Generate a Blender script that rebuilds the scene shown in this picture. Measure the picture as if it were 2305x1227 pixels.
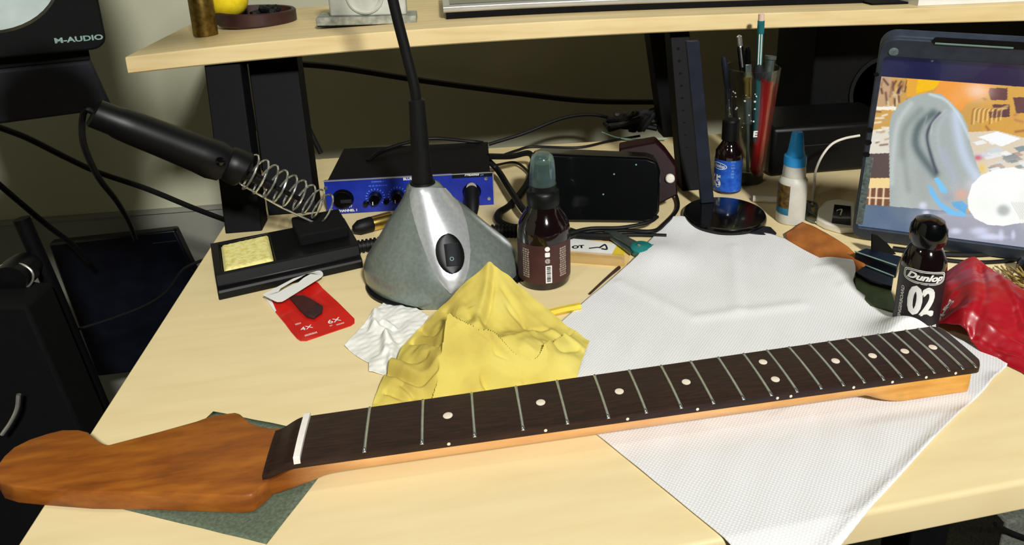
import bpy, bmesh, math, random
import numpy as np
from mathutils import Vector, Matrix
from mathutils.bvhtree import BVHTree
random.seed(7); rng = np.random.RandomState(7)
for o in list(bpy.data.objects): bpy.data.objects.remove(o, do_unlink=True)
SC = bpy.context.scene
COL = SC.collection
pi = math.pi

# ---------------------------------------------------------------- camera (all lengths below in millimetres, scaled to metres on build)
CR = np.array([[0.97366561, -0.22775848, 0.01006727],
               [-0.05922147, -0.29532013, -0.95356113],
               [0.2201547, 0.92785349, -0.30103125]])      # rows: right, down, forward
CC = np.array([97.766, -414.991, 347.969])
FPX, PX, PY = 1646.23, 1380.0, 300.0
cam = bpy.data.objects.new('camera', bpy.data.cameras.new('camera'))
COL.objects.link(cam)
m = Matrix(((CR[0][0], -CR[1][0], -CR[2][0], CC[0] * .001),
            (CR[0][1], -CR[1][1], -CR[2][1], CC[1] * .001),
            (CR[0][2], -CR[1][2], -CR[2][2], CC[2] * .001), (0, 0, 0, 1)))
cam.matrix_world = m
cam.data.sensor_width = 36.0
cam.data.lens = FPX / 2305 * 36
cam.data.shift_x = (1152.5 - PX) / 2305
cam.data.shift_y = (PY - 613.5) / 2305
cam.data.clip_start = .01
SC.camera = cam

# ---------------------------------------------------------------- light
W = bpy.data.worlds.new('world'); SC.world = W; W.use_nodes = True
W.node_tree.nodes['Background'].inputs[0].default_value = (1.0, .93, .78, 1)
W.node_tree.nodes['Background'].inputs[1].default_value = .006
LAMP = (-30, -60, 550)
la = bpy.data.lights.new('desk_lamp_light', 'POINT'); la.shadow_soft_size = .028
la.energy = .75; la.color = (1.0, .975, .92)
lo = bpy.data.objects.new('desk_lamp_light', la); COL.objects.link(lo)
lo.location = [c * .001 for c in LAMP]
rl = bpy.data.lights.new('room_light', 'AREA'); rl.shape = 'DISK'; rl.size = .26; rl.energy = 55; rl.color = (1.0, .985, .95)
ro = bpy.data.objects.new('room_light', rl); COL.objects.link(ro); ro.location = (.60, -2.0, 1.75)
ro.rotation_euler = (Vector(ro.location) - Vector((.2, .3, 0))).to_track_quat('Z', 'Y').to_euler()
SC.view_settings.view_transform = 'Standard'; SC.view_settings.look = 'None'
SC.view_settings.gamma = 1; SC.view_settings.use_curve_mapping = False
SC.view_settings.exposure = 0.75

# ---------------------------------------------------------------- measuring helpers: where a line of sight meets a plane
def ray(u, v): return CR.T @ np.array([(u - PX) / FPX, (v - PY) / FPX, 1.0])
def PLN(u, v, p0, n):
    r = ray(u, v); p0 = np.array(p0, float); n = np.array(n, float)
    return CC + r * ((p0 - CC) @ n) / (r @ n)
def G(u, v, z=0.0): return PLN(u, v, (0, 0, z), (0, 0, 1))
def AY(u, v, y): return PLN(u, v, (0, y, 0), (0, 1, 0))
def PROJ(P):
    c = (np.asarray(P, float) - CC) @ CR.T
    return PX + FPX * c[..., 0] / c[..., 2], PY + FPX * c[..., 1] / c[..., 2]

# ---------------------------------------------------------------- materials
def lin(c):
    if max(c) > 1.001: c = [x / 255 for x in c]
    return tuple((x / 12.92 if x <= .04045 else ((x + .055) / 1.055) ** 2.4) for x in c[:3]) + (1,)
MATS = {}
def mat(name, col, rough=.5, metal=0, var=None, scale=60, stretch=(1, 1, 1), detail=4, bump=0, bscale=None,
        trans=0, ior=1.45, alpha=1, coat=0, spec=.5, emit=None, estr=1, wave=None):
    if name in MATS: return MATS[name]
    M = bpy.data.materials.new(name); M.use_nodes = True; nt = M.node_tree; N = nt.nodes; L = nt.links
    b = N['Principled BSDF']
    b.inputs['Base Color'].default_value = lin(col); b.inputs['Roughness'].default_value = rough
    b.inputs['Metallic'].default_value = metal; b.inputs['IOR'].default_value = ior
    b.inputs['Transmission Weight'].default_value = trans; b.inputs['Alpha'].default_value = alpha
    b.inputs['Coat Weight'].default_value = coat; b.inputs['Specular IOR Level'].default_value = spec
    if emit: b.inputs['Emission Color'].default_value = lin(emit); b.inputs['Emission Strength'].default_value = estr
    tc = N.new('ShaderNodeTexCoord'); mp = N.new('ShaderNodeMapping'); mp.inputs['Scale'].default_value = stretch
    L.new(tc.outputs['Object'], mp.inputs[0])
    if var:
        n = N.new('ShaderNodeTexNoise'); n.inputs['Scale'].default_value = scale; n.inputs['Detail'].default_value = detail
        L.new(mp.outputs[0], n.inputs['Vector'])
        r = N.new('ShaderNodeValToRGB'); L.new(n.outputs['Fac'], r.inputs[0])
        cols = var if isinstance(var, list) else [var, col]
        r.color_ramp.elements[0].position = .3; r.color_ramp.elements[1].position = .7
        r.color_ramp.elements[0].color = lin(cols[0]); r.color_ramp.elements[1].color = lin(cols[-1])
        for i, c in enumerate(cols[1:-1]):
            e = r.color_ramp.elements.new(.3 + .4 * (i + 1) / (len(cols) - 1)); e.color = lin(c)
        L.new(r.outputs[0], b.inputs['Base Color'])
    if bump:
        n2 = N.new('ShaderNodeTexNoise'); n2.inputs['Scale'].default_value = bscale or scale * 3; n2.inputs['Detail'].default_value = 3
        L.new(mp.outputs[0], n2.inputs['Vector'])
        bp = N.new('ShaderNodeBump'); bp.inputs['Strength'].default_value = bump; bp.inputs['Distance'].default_value = .001
        L.new(n2.outputs['Fac'], bp.inputs['Height']); L.new(bp.outputs[0], b.inputs['Normal'])
    MATS[name] = M; return M

M_desk = mat('pale_birch_laminate', (222, 204, 156), .45, spec=.3, var=[(217, 198, 149), (221, 203, 155), (224, 207, 159)], scale=14, stretch=(1, 6, 1), detail=6, bump=.03)
M_shelf = mat('pale_birch_edge', (232, 208, 152), .45, var=[(222, 194, 136), (232, 208, 154), (236, 214, 160)], scale=18, stretch=(.6, 6, 6), detail=5)
M_wall = mat('wall_paint', (186, 186, 160), .8, var=[(178, 178, 152), (192, 192, 166)], scale=6)
M_wall2 = mat('wall_lower_paint', (140, 140, 130), .75, var=[(132, 132, 122), (146, 146, 136)], scale=6)
M_floor = mat('dark_floor', (52, 34, 26), .6, var=[(40, 26, 20), (66, 44, 34)], scale=9)
M_black = mat('black_plastic', (8, 9, 11), .42, spec=0.3, var=[(6, 7, 8), (10, 11, 13)], scale=40)
M_gloss = mat('gloss_black_plastic', (5, 6, 8), .16, spec=0.4, coat=.3, var=[(4, 5, 6), (7, 8, 10)], scale=30)
M_matte = mat('matte_black', (5, 5, 6), .85, spec=.25, var=[(4, 4, 5), (7, 7, 8)], scale=80)
M_rubber = mat('black_rubber', (9, 10, 11), .55, spec=0.3, var=[(7, 8, 9), (11, 12, 14)], scale=120)
M_steelblk = mat('black_powder_coated_steel', (6, 7, 9), .6, spec=.15, var=[(5, 6, 8), (8, 9, 11)], scale=150, bump=.05)
M_shade = mat('dull_silver_shade', (96, 106, 102), .45, metal=.3, var=[(88, 98, 94), (104, 114, 110)], scale=60)
M_bluegrey = mat('blue_grey_steel', (24, 29, 40), .5, spec=.3, var=[(20, 25, 35), (28, 33, 46)], scale=60)
M_dgrey = mat('dark_grey_case', (26, 28, 33), .7, spec=0.3, var=[(22, 24, 29), (30, 32, 37)], scale=70)
M_silver = mat('silver_grey_paint', (128, 138, 132), .3, metal=.4, var=[(120, 130, 124), (136, 146, 140)], scale=300, bump=.02)
M_silver2 = mat('bright_silver_paint', (196, 200, 202), .3, metal=.55, var=[(188, 192, 194), (204, 208, 210)], scale=300)
M_chrome = mat('chrome_wire', (225, 225, 215), .2, metal=.88, var=[(222, 222, 214), (240, 240, 234)], scale=90)
M_nickel = mat('nickel_fret_wire', (205, 212, 210), .24, metal=.92, var=[(195, 202, 200), (215, 222, 220)], scale=200)
M_brass = mat('aged_brass', (122, 98, 42), .42, metal=.85, var=[(96, 74, 30), (146, 120, 56)], scale=160)
M_gold = mat('gold_plated_plug', (214, 186, 96), .25, metal=1, var=[(190, 160, 76), (230, 205, 120)], scale=120)
M_white = mat('white_plastic', (226, 222, 206), .45, var=[(220, 216, 200), (232, 228, 214)], scale=60)
M_print = mat('white_print', (232, 232, 226), .6, var=[(226, 226, 220), (236, 236, 232)], scale=60)
M_bone = mat('white_bone', (238, 234, 226), .5, var=[(230, 226, 216), (242, 238, 232)], scale=90)
M_dot = mat('cream_inlay', (232, 220, 200), .5, var=[(226, 212, 190), (238, 228, 210)], scale=200)
M_rose = mat('dark_rosewood', (38, 20, 16), .42, var=[(27, 14, 11), (38, 20, 16), (50, 28, 21)], scale=60, stretch=(1, 9, 9), detail=7, bump=.12, bscale=120)
M_blue = mat('blue_front_panel', (24, 44, 150), .4, var=[(20, 38, 138), (28, 50, 160)], scale=60)
M_yball = mat('yellow_foam_ball', (238, 212, 20), .8, var=[(230, 200, 14), (242, 218, 30)], scale=200, bump=.2)
M_ychef = mat('yellow_plastic_stick', (226, 196, 50), .35, var=[(216, 186, 44), (232, 204, 60)], scale=60)
M_brown = mat('dark_brown_dish', (54, 28, 26), .5, var=[(46, 24, 22), (62, 34, 30)], scale=80)
M_stone = mat('grey_stone', (150, 152, 138), .85, var=[(118, 120, 108), (150, 152, 138), (176, 178, 164)], scale=120, detail=8, bump=.4)
M_glaze = mat('whitish_ceramic', (190, 192, 180), .6, var=[(170, 172, 158), (200, 202, 192)], scale=40)
M_alu = mat('brushed_aluminium', (206, 206, 200), .35, metal=.7, var=[(196, 196, 190), (214, 214, 208)], scale=60, stretch=(.3, 6, 6))
M_paper = mat('white_paper', (232, 232, 226), .8, var=[(226, 226, 220), (236, 236, 232)], scale=30)
M_sponge = mat('yellow_cellulose_sponge', (236, 226, 142), .9, var=[(212, 196, 104), (236, 226, 142), (244, 238, 168)], scale=220, detail=6, bump=.7, bscale=500)
M_sand = mat('grey_green_sandpaper', (98, 110, 92), .95, spec=.1, var=[(84, 96, 80), (98, 110, 92), (114, 124, 106)], scale=500, detail=3, bump=.5, bscale=2500)
M_cloth = mat('yellow_cotton_cloth', (208, 190, 96), .95, spec=.1, var=[(188, 166, 82), (208, 190, 94), (216, 202, 108)], scale=22, bump=.25, bscale=1600)
M_tissue = mat('white_tissue', (232, 232, 224), .95, var=[(226, 226, 218), (236, 236, 230)], scale=60, bump=.3, bscale=900)
M_red = mat('red_card', (206, 18, 14), .35, var=[(190, 12, 12), (214, 26, 18)], scale=40, coat=.3)
M_redbag = mat('red_plastic_film', (156, 10, 26), .36, var=[(140, 6, 20), (170, 16, 34)], scale=30, bump=.5, bscale=60, coat=.1)
M_dred = mat('dark_red_acrylic', (28, 3, 6), .5, spec=.2, var=[(22, 2, 5), (34, 4, 8)], scale=50)
M_chip = mat('dark_foam_chip', (46, 22, 22), .8, var=[(38, 16, 16), (56, 30, 28)], scale=200)
M_amber = mat('dark_amber_bottle', (22, 10, 12), .1, var=[(16, 8, 9), (28, 13, 14)], scale=20, coat=.5)
M_blabel = mat('brown_label', (66, 36, 34), .5, var=[(58, 30, 28), (72, 42, 40)], scale=60)
M_tealclear = mat('clear_teal_cap', (150, 190, 186), .12, trans=.85, ior=1.3, alpha=.72)
M_sky = mat('bright_blue_cap', (34, 150, 222), .4, var=[(28, 142, 214), (42, 158, 230)], scale=60)
M_milky = mat('milky_plastic_bottle', (222, 220, 206), .4, trans=.25, ior=1.3, var=[(214, 212, 198), (228, 226, 214)], scale=60)
M_lblue = mat('blue_bottle_label', (26, 84, 190), .45, var=[(18, 64, 170), (40, 104, 204)], scale=160, detail=6)
M_lbrown = mat('black_brown_label', (62, 46, 20), .5, var=[(26, 20, 12), (120, 92, 36)], scale=180)
M_lteal = mat('teal_label_band', (40, 110, 140), .5, var=[(30, 96, 126), (50, 124, 154)], scale=180)
M_glass = mat('drinking_glass', (205, 212, 210), .04, trans=1, ior=1.25, alpha=.45)
M_teal = mat('teal_plastic', (18, 120, 118), .35, var=[(14, 110, 108), (24, 130, 126)], scale=60)
M_steel = mat('steel_blade', (110, 124, 120), .35, metal=.8, var=[(96, 110, 106), (124, 136, 132)], scale=80)
M_leather = mat('tan_leather', (164, 96, 34), .75, var=[(140, 78, 26), (176, 106, 42)], scale=50, bump=.3, bscale=500)
M_navy = mat('dark_navy_plastic', (12, 16, 26), .3, spec=0.35, var=[(9, 12, 20), (15, 19, 30)], scale=40)
M_green = mat('green_packet', (66, 86, 40), .6, var=[(54, 74, 32), (76, 98, 48)], scale=90)
M_pack = mat('cream_card', (232, 200, 128), .5, var=[(226, 192, 118), (238, 208, 138)], scale=40)
M_blister = mat('clear_blister', (226, 200, 160), .08, trans=.7, ior=1.2, alpha=.45)
M_tabcase = mat('slate_rubber_case', (40, 50, 64), .6, var=[(34, 43, 56), (46, 57, 72)], scale=90)
M_tabscuff = mat('scuffed_case_edge', (104, 122, 122), .6, var=[(70, 84, 86), (120, 138, 138)], scale=260)
M_pencil = mat('teal_pencil_paint', (26, 104, 110), .4, var=[(20, 94, 100), (32, 114, 120)], scale=90)
M_pstripe = mat('pale_stripe', (206, 216, 204), .4, var=[(198, 208, 196), (212, 222, 212)], scale=90)
M_eraser = mat('pink_eraser', (226, 190, 172), .8, var=[(218, 180, 160), (232, 198, 182)], scale=90)
M_redpen = mat('red_marker', (176, 20, 24), .4, var=[(160, 14, 18), (190, 28, 30)], scale=60)
M_straw = mat('dry_straw', (160, 134, 72), .8, var=[(134, 110, 52), (180, 156, 92)], scale=200)
M_grey = mat('grey_fabric', (92, 96, 86), .9, var=[(72, 76, 68), (108, 112, 100)], scale=300)
M_screen_glass = mat('dark_screen_glass', (26, 30, 66), .25, coat=.2, var=[(24, 28, 60), (30, 34, 74)], scale=10, emit=(24, 28, 70), estr=.25)
M_logo = mat('pale_green_logo', (120, 150, 140), .5, var=[(110, 140, 130), (130, 160, 150)], scale=60)
M_bulb = mat('lamp_bulb', (255, 244, 220), .5, emit=(255, 244, 220), estr=6)

def wood_neck():
    M = bpy.data.materials.new('stained_maple_neck'); M.use_nodes = True; nt = M.node_tree; N = nt.nodes; L = nt.links
    b = N['Principled BSDF']; b.inputs['Roughness'].default_value = .5; b.inputs['Coat Weight'].default_value = .1
    tc = N.new('ShaderNodeTexCoord'); mp = N.new('ShaderNodeMapping'); mp.inputs['Scale'].default_value = (1, 5, 5); L.new(tc.outputs['Object'], mp.inputs[0])
    n = N.new('ShaderNodeTexNoise'); n.inputs['Scale'].default_value = 22; n.inputs['Detail'].default_value = 8; n.inputs['Roughness'].default_value = .6; L.new(mp.outputs[0], n.inputs[0])
    def ramp(src, stops):
        r = N.new('ShaderNodeValToRGB'); L.new(src, r.inputs[0])
        r.color_ramp.elements[0].position = stops[0][0]; r.color_ramp.elements[0].color = lin(stops[0][1])
        r.color_ramp.elements[1].position = stops[-1][0]; r.color_ramp.elements[1].color = lin(stops[-1][1])
        for p, c in stops[1:-1]: e = r.color_ramp.elements.new(p); e.color = lin(c)
        return r
    head = ramp(n.outputs['Fac'], [(.3, (108, 54, 8)), (.5, (140, 76, 12)), (.7, (162, 96, 22))])
    shaft = ramp(n.outputs['Fac'], [(.3, (220, 160, 98)), (.7, (236, 186, 128))])
    heel = ramp(n.outputs['Fac'], [(.3, (198, 134, 48)), (.7, (226, 170, 80))])
    sx = N.new('ShaderNodeSeparateXYZ'); L.new(tc.outputs['Object'], sx.inputs[0])
    def mr(a, c):
        q = N.new('ShaderNodeMapRange'); q.inputs[1].default_value = a; q.inputs[2].default_value = c; L.new(sx.outputs[0], q.inputs[0]); return q
    def mix(f, a, c):
        q = N.new('ShaderNodeMix'); q.data_type = 'RGBA'; L.new(f.outputs[0], q.inputs[0]); L.new(a, q.inputs[6]); L.new(c, q.inputs[7]); return q
    m1 = mix(mr(-.24, -.19), head.outputs[0], shaft.outputs[0]); m2 = mix(mr(.02, .19), m1.outputs[2], heel.outputs[0])
    # dark wear marks where the tuners sat
    v = N.new('ShaderNodeTexVoronoi'); v.inputs['Scale'].default_value = 38; L.new(tc.outputs['Object'], v.inputs[0])
    vr = N.new('ShaderNodeMapRange'); vr.inputs[1].default_value = .05; vr.inputs[2].default_value = .22; vr.inputs[3].default_value = .72; vr.inputs[4].default_value = 1; L.new(v.outputs[0], vr.inputs[0])
    mu = N.new('ShaderNodeMix'); mu.data_type = 'RGBA'; mu.blend_type = 'MULTIPLY'; mu.inputs[0].default_value = .5
    L.new(m2.outputs[2], mu.inputs[6]); L.new(vr.outputs[0], mu.inputs[7])
    L.new(mu.outputs[2], b.inputs['Base Color'])
    return M
M_neck = wood_neck()

def towel_mat():
    M = bpy.data.materials.new('woven_white_towel'); M.use_nodes = True; nt = M.node_tree; N = nt.nodes; L = nt.links
    b = N['Principled BSDF']; b.inputs['Roughness'].default_value = .95; b.inputs['Specular IOR Level'].default_value = .1
    tc = N.new('ShaderNodeTexCoord')
    def wave(rot, dist):
        mp = N.new('ShaderNodeMapping'); mp.inputs['Rotation'].default_value = (0, 0, rot); L.new(tc.outputs['Object'], mp.inputs[0])
        w = N.new('ShaderNodeTexWave'); w.inputs['Scale'].default_value = 150; w.inputs['Distortion'].default_value = dist; w.inputs['Detail'].default_value = 1; w.inputs['Detail Scale'].default_value = .25
        L.new(mp.outputs[0], w.inputs[0]); return w
    a, c = wave(.72, 4.5), wave(.72 + pi / 2, 5)
    ad = N.new('ShaderNodeMath'); ad.operation = 'MULTIPLY'; L.new(a.outputs['Fac'], ad.inputs[0]); L.new(c.outputs['Fac'], ad.inputs[1])
    bp = N.new('ShaderNodeBump'); bp.inputs['Strength'].default_value = .26; bp.inputs['Distance'].default_value = .0008; L.new(ad.outputs[0], bp.inputs['Height']); L.new(bp.outputs[0], b.inputs['Normal'])
    r = N.new('ShaderNodeValToRGB'); L.new(ad.outputs[0], r.inputs[0]); r.color_ramp.elements[0].color = lin((222, 223, 223)); r.color_ramp.elements[1].color = lin((234, 235, 236))
    L.new(r.outputs[0], b.inputs['Base Color']); return M
M_towel = towel_mat()

# ---------------------------------------------------------------- mesh helpers
def catmull(pts, n=8):
    P = np.array(pts, float); P = np.vstack([2 * P[0] - P[1], P, 2 * P[-1] - P[-2]]); out = []
    for i in range(1, len(P) - 2):
        for k in range(n):
            t = k / n; a, b, c, d = P[i - 1:i + 3]
            out.append(.5 * (2 * b + (c - a) * t + (2 * a - 5 * b + 4 * c - d) * t * t + (3 * b - a - 3 * c + d) * t ** 3))
    out.append(P[-2]); return np.array(out)
def frame(axis):
    a = np.array(axis, float); a /= np.linalg.norm(a)
    h = np.array([0, 0, 1.]) if abs(a[2]) < .9 else np.array([1., 0, 0])
    x = np.cross(h, a); x /= np.linalg.norm(x); return x, np.cross(a, x), a
class MB:
    def __init__(s): s.v = []; s.f = []
    def add(s, V, F):
        k = len(s.v); s.v += [tuple(map(float, p)) for p in V]; s.f += [tuple(i + k for i in f) for f in F]; return s
    def box(s, x0, x1, y0, y1, z0, z1, T=None):
        V = [(x, y, z) for z in (z0, z1) for y in (y0, y1) for x in (x0, x1)]
        if T: V = [T(p) for p in V]
        return s.add(V, [(0, 2, 3, 1), (4, 5, 7, 6), (0, 1, 5, 4), (2, 6, 7, 3), (0, 4, 6, 2), (1, 3, 7, 5)])
    def lathe(s, prof, c=(0, 0, 0), seg=40, axis=(0, 0, 1), sx=1, sy=1):
        X, Y, A = frame(axis); 
        if tuple(axis) == (0, 0, 1): X, Y = np.array([1., 0, 0]), np.array([0, 1., 0])
        c = np.array(c, float); V = []; F = []
        for r, z in prof:
            for k in range(seg):
                t = 2 * pi * k / seg; V.append(c + X * r * math.cos(t) * sx + Y * r * math.sin(t) * sy + A * z)
        for i in range(len(prof) - 1):
            for k in range(seg):
                a = i * seg + k; b = i * seg + (k + 1) % seg; F.append((a, b, b + seg, a + seg))
        if prof[0][0] > 0: F.append(tuple(range(seg))[::-1])
        if prof[-1][0] > 0: F.append(tuple((len(prof) - 1) * seg + k for k in range(seg)))
        return s.add(V, F)
    def tube(s, pts, r, seg=8, smooth=True, n=8):
        P = catmull(pts, n) if smooth and len(pts) > 2 else np.array(pts, float)
        R = np.interp(np.linspace(0, 1, len(P)), np.linspace(0, 1, len(r)), r) if hasattr(r, '__len__') else np.full(len(P), r)
        T = np.gradient(P, axis=0); T /= np.linalg.norm(T, axis=1)[:, None] + 1e-9
        x = frame(T[0])[0]; V = []; F = []
        for i, p in enumerate(P):
            x = x - T[i] * (x @ T[i]); x /= np.linalg.norm(x); y = np.cross(T[i], x)
            for k in range(seg): t = 2 * pi * k / seg; V.append(p + R[i] * (x * math.cos(t) + y * math.sin(t)))
        for i in range(len(P) - 1):
            for k in range(seg): a = i * seg + k; b = i * seg + (k + 1) % seg; F.append((a, b, b + seg, a + seg))
        F.append(tuple(range(seg))[::-1]); F.append(tuple((len(P) - 1) * seg + k for k in range(seg)))
        return s.add(V, F)
    def prism(s, poly, z0, z1, T=None):
        n = len(poly); A = sum(poly[i][0] * poly[(i + 1) % n][1] - poly[(i + 1) % n][0] * poly[i][1] for i in range(n))
        if A < 0: poly = poly[::-1]
        V = [(p[0], p[1], z0) for p in poly] + [(p[0], p[1], z1) for p in poly]
        if T: V = [T(p) for p in V]
        return s.add(V, [tuple(range(n))[::-1], tuple(range(n, 2 * n))] + [(i, (i + 1) % n, n + (i + 1) % n, n + i) for i in range(n)])
    def grid(s, V, nu, nv, close_v=False):       # V index = i*nv+j
        F = []
        for i in range(nu - 1):
            for j in range(nv if close_v else nv - 1): a = i * nv + j; b = i * nv + (j + 1) % nv; F.append((a, b, b + nv, a + nv))
        return s.add(V, F)
    def build(s, name, m, parent=None, smooth=35, bevel=0, bseg=2, solid=0, org=None, label=None, cat=None, group=None, kind=None, solidify_off=-1):
        if parent is not None: o0 = np.array(parent['_org'])
        elif org is not None: o0 = np.array(org, float)
        else:
            a = np.array(s.v); o0 = np.array([(a[:, 0].min() + a[:, 0].max()) / 2, (a[:, 1].min() + a[:, 1].max()) / 2, a[:, 2].min()])
        me = bpy.data.meshes.new(name)
        me.from_pydata([((p[0] - o0[0]) * .001, (p[1] - o0[1]) * .001, (p[2] - o0[2]) * .001) for p in s.v], [], s.f)
        bm = bmesh.new(); bm.from_mesh(me); bmesh.ops.recalc_face_normals(bm, faces=bm.faces); bm.to_mesh(me); bm.free()
        if smooth:
            me.polygons.foreach_set('use_smooth', [True] * len(me.polygons)); me.set_sharp_from_angle(angle=math.radians(smooth))
        me.materials.append(m)
        o = bpy.data.objects.new(name, me); COL.objects.link(o)
        if parent is not None: o.parent = parent
        else: o.location = tuple(o0 * .001)
        o['_org'] = [float(x) for x in o0]
        if bevel:
            b = o.modifiers.new('bevel', 'BEVEL'); b.width = bevel * .001; b.segments = bseg; b.limit_method = 'ANGLE'; b.angle_limit = math.radians(40)
        if solid:
            q = o.modifiers.new('solid', 'SOLIDIFY'); q.thickness = solid * .001; q.offset = solidify_off
        tag(o, label, cat, group, kind); return o
def tag(o, label=None, cat=None, group=None, kind=None):
    for k, v in (('label', label), ('category', cat), ('group', group), ('kind', kind)):
        if v: o[k] = v
    return o
def thing(name, loc, label, cat, group=None):
    o = bpy.data.objects.new(name, None); COL.objects.link(o); o.location = [c * .001 for c in loc]
    o.empty_display_size = .02; o['_org'] = [float(c) for c in loc]; return tag(o, label, cat, group)

def textpoly(s, size, bold=0.0, shear=0.0, xs=1.0, align='CENTER'):
    cu = bpy.data.curves.new('t', 'FONT'); cu.body = s; cu.size = size; cu.offset = bold; cu.shear = shear; cu.resolution_u = 3; cu.align_x = align; cu.align_y = 'CENTER'
    ob = bpy.data.objects.new('t', cu); COL.objects.link(ob)
    dg = bpy.context.evaluated_depsgraph_get(); dg.update(); me = bpy.data.meshes.new_from_object(ob.evaluated_get(dg))
    V = [(v.co.x * xs, v.co.y) for v in me.vertices]; F = [tuple(p.vertices) for p in me.polygons]
    bpy.data.objects.remove(ob, do_unlink=True); bpy.data.curves.remove(cu); bpy.data.meshes.remove(me)
    return V, F
def text(name, s, size, T, m, parent, **k):      # T maps flat (x,y) in mm to a point on the surface
    lab = k.pop('label', None)
    V, F = textpoly(s, size, **k); return MB().add([T(x, y) for x, y in V], F).build(name, m, parent, smooth=0, label=lab)
def flat(p0, ex, ey): 
    p0, ex, ey = [np.array(a, float) for a in (p0, ex, ey)]; return lambda x, y: p0 + ex * x + ey * y
def cyl(c, r, ang, z0):                          # wraps flat print around an upright cylinder; ang = where x=0 faces
    return lambda x, y: (c[0] + r * math.cos(ang + x / r), c[1] + r * math.sin(ang + x / r), z0 + y)
def cylpatch(c, r, a0, a1, z0, z1, n=24):
    V = []
    for z in (z0, z1):
        for k in range(n): t = a0 + (a1 - a0) * k / (n - 1); V.append((c[0] + r * math.cos(t), c[1] + r * math.sin(t), z))
    return MB().grid(V, 2, n)
def resample(P, n):
    P = np.array(P, float); d = np.r_[0, np.cumsum(np.linalg.norm(np.diff(P, axis=0), axis=1))]; t = np.linspace(0, d[-1], n)
    return np.stack([np.interp(t, d, P[:, k]) for k in range(P.shape[1])], 1)
def coons(b, r, t, l, nu, nv):                   # b: left->right bottom, t: left->right top, l: bottom->top, r: bottom->top
    b, t = resample(b, nu), resample(t, nu); l, r = resample(l, nv), resample(r, nv)
    u = np.linspace(0, 1, nu)[:, None, None]; v = np.linspace(0, 1, nv)[None, :, None]
    return (1 - v) * b[:, None] + v * t[:, None] + (1 - u) * l[None] + u * r[None] - ((1 - u) * (1 - v) * b[0] + u * (1 - v) * b[-1] + (1 - u) * v * t[0] + u * v * t[-1])
def tps(C, Z, Q):
    C = np.array(C, float); K = lambda d: np.where(d > 0, d * d * np.log(d + 1e-9), 0)
    n = len(C); D = K(np.linalg.norm(C[:, None] - C[None], axis=2)) + np.eye(n) * 20
    A = np.zeros((n + 3, n + 3)); A[:n, :n] = D; A[:n, n] = 1; A[:n, n + 1:] = C; A[n, :n] = 1; A[n + 1:, :n] = C.T
    w = np.linalg.solve(A, np.r_[Z, 0, 0, 0]); s = Q.shape[:-1]; q = Q.reshape(-1, 2)
    return (K(np.linalg.norm(q[:, None] - C[None], axis=2)) @ w[:n] + w[n] + q @ w[n + 1:]).reshape(s)
def pldist(Q, P):                                # distance and signed side to a polyline
    q = Q.reshape(-1, 2); best = np.full(len(q), 1e9); side = np.zeros(len(q)); P = np.array(P, float)
    for a, b in zip(P[:-1], P[1:]):
        ab = b - a; t = np.clip(((q - a) @ ab) / (ab @ ab), 0, 1); w = q - a - t[:, None] * ab; d = np.linalg.norm(w, axis=1)
        s = ab[0] * w[:, 1] - ab[1] * w[:, 0]; k = d < best; best[k] = d[k]; side[k] = np.sign(s[k])
    return best.reshape(Q.shape[:-1]), side.reshape(Q.shape[:-1])
def vnoise(Q, sc, seed=0):
    r = np.random.RandomState(seed); out = 0
    for k in range(7):
        a = r.uniform(0, 2 * pi); f = r.uniform(.6, 1.7) / sc; out = out + np.sin((Q[..., 0] * math.cos(a) + Q[..., 1] * math.sin(a)) * f * 2 * pi + r.uniform(0, 6)) * r.uniform(.5, 1)
    return out / 3
def cable(name, pts, r, label, mt=None, parent=None, cat='cable', seg=8, group=None):
    return MB().tube(pts, r, seg).build(name, mt or M_rubber, parent, label=label, cat=None if parent else cat, group=group)

# ================================================================ the room
MB().box(-1700, 2400, 900, 940, -165, 1500).build('wall_back', M_wall, smooth=0, kind='structure')
MB().box(-1700, 2400, 894, 940, -740, -171).build('wall_back', M_wall2, smooth=0, kind='structure')
MB().box(-1700, 2400, 890, 940, -171, -165).build('trim_1', M_wall2, smooth=0, kind='structure')
MB().box(-1740, -1700, -1500, 940, -740, 1500).build('wall_left', M_wall, smooth=0, kind='structure')
MB().box(-1740, 2400, -1500, 940, -780, -740).build('floor', M_floor, smooth=0, kind='structure')

# ================================================================ desk
desk = thing('desk', (400, 250, -740), 'pale birch-coloured desk with a rounded front edge, under all the tools', 'desk')
mb = MB(); XL, XR, YF, YB, T_ = -151, 1250, -109, 622, 24
prof = [(YB, 0), (YF + 3.2, 0), (YF + 1.5, -.7), (YF + .4, -2), (YF, -4), (YF, -T_ + 1.2), (YF + 1.2, -T_), (YB, -T_)]
V = [(x, y, z) for x in (XL, XR) for y, z in prof]; n = len(prof)
mb.add(V, [tuple(range(n)), tuple(range(n, 2 * n))[::-1]] + [(i, (i + 1) % n, n + (i + 1) % n, n + i) for i in range(n)])
mb.build('desktop', M_desk, desk, bevel=.8, smooth=30)
for x0, y0 in ((-105, -70), (-105, 560), (405, -62), (1180, -70), (1180, 560)):
    MB().box(x0, x0 + 32, y0, y0 + 32, -740, -T_).build('leg', M_steelblk, desk, bevel=2)

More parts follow.
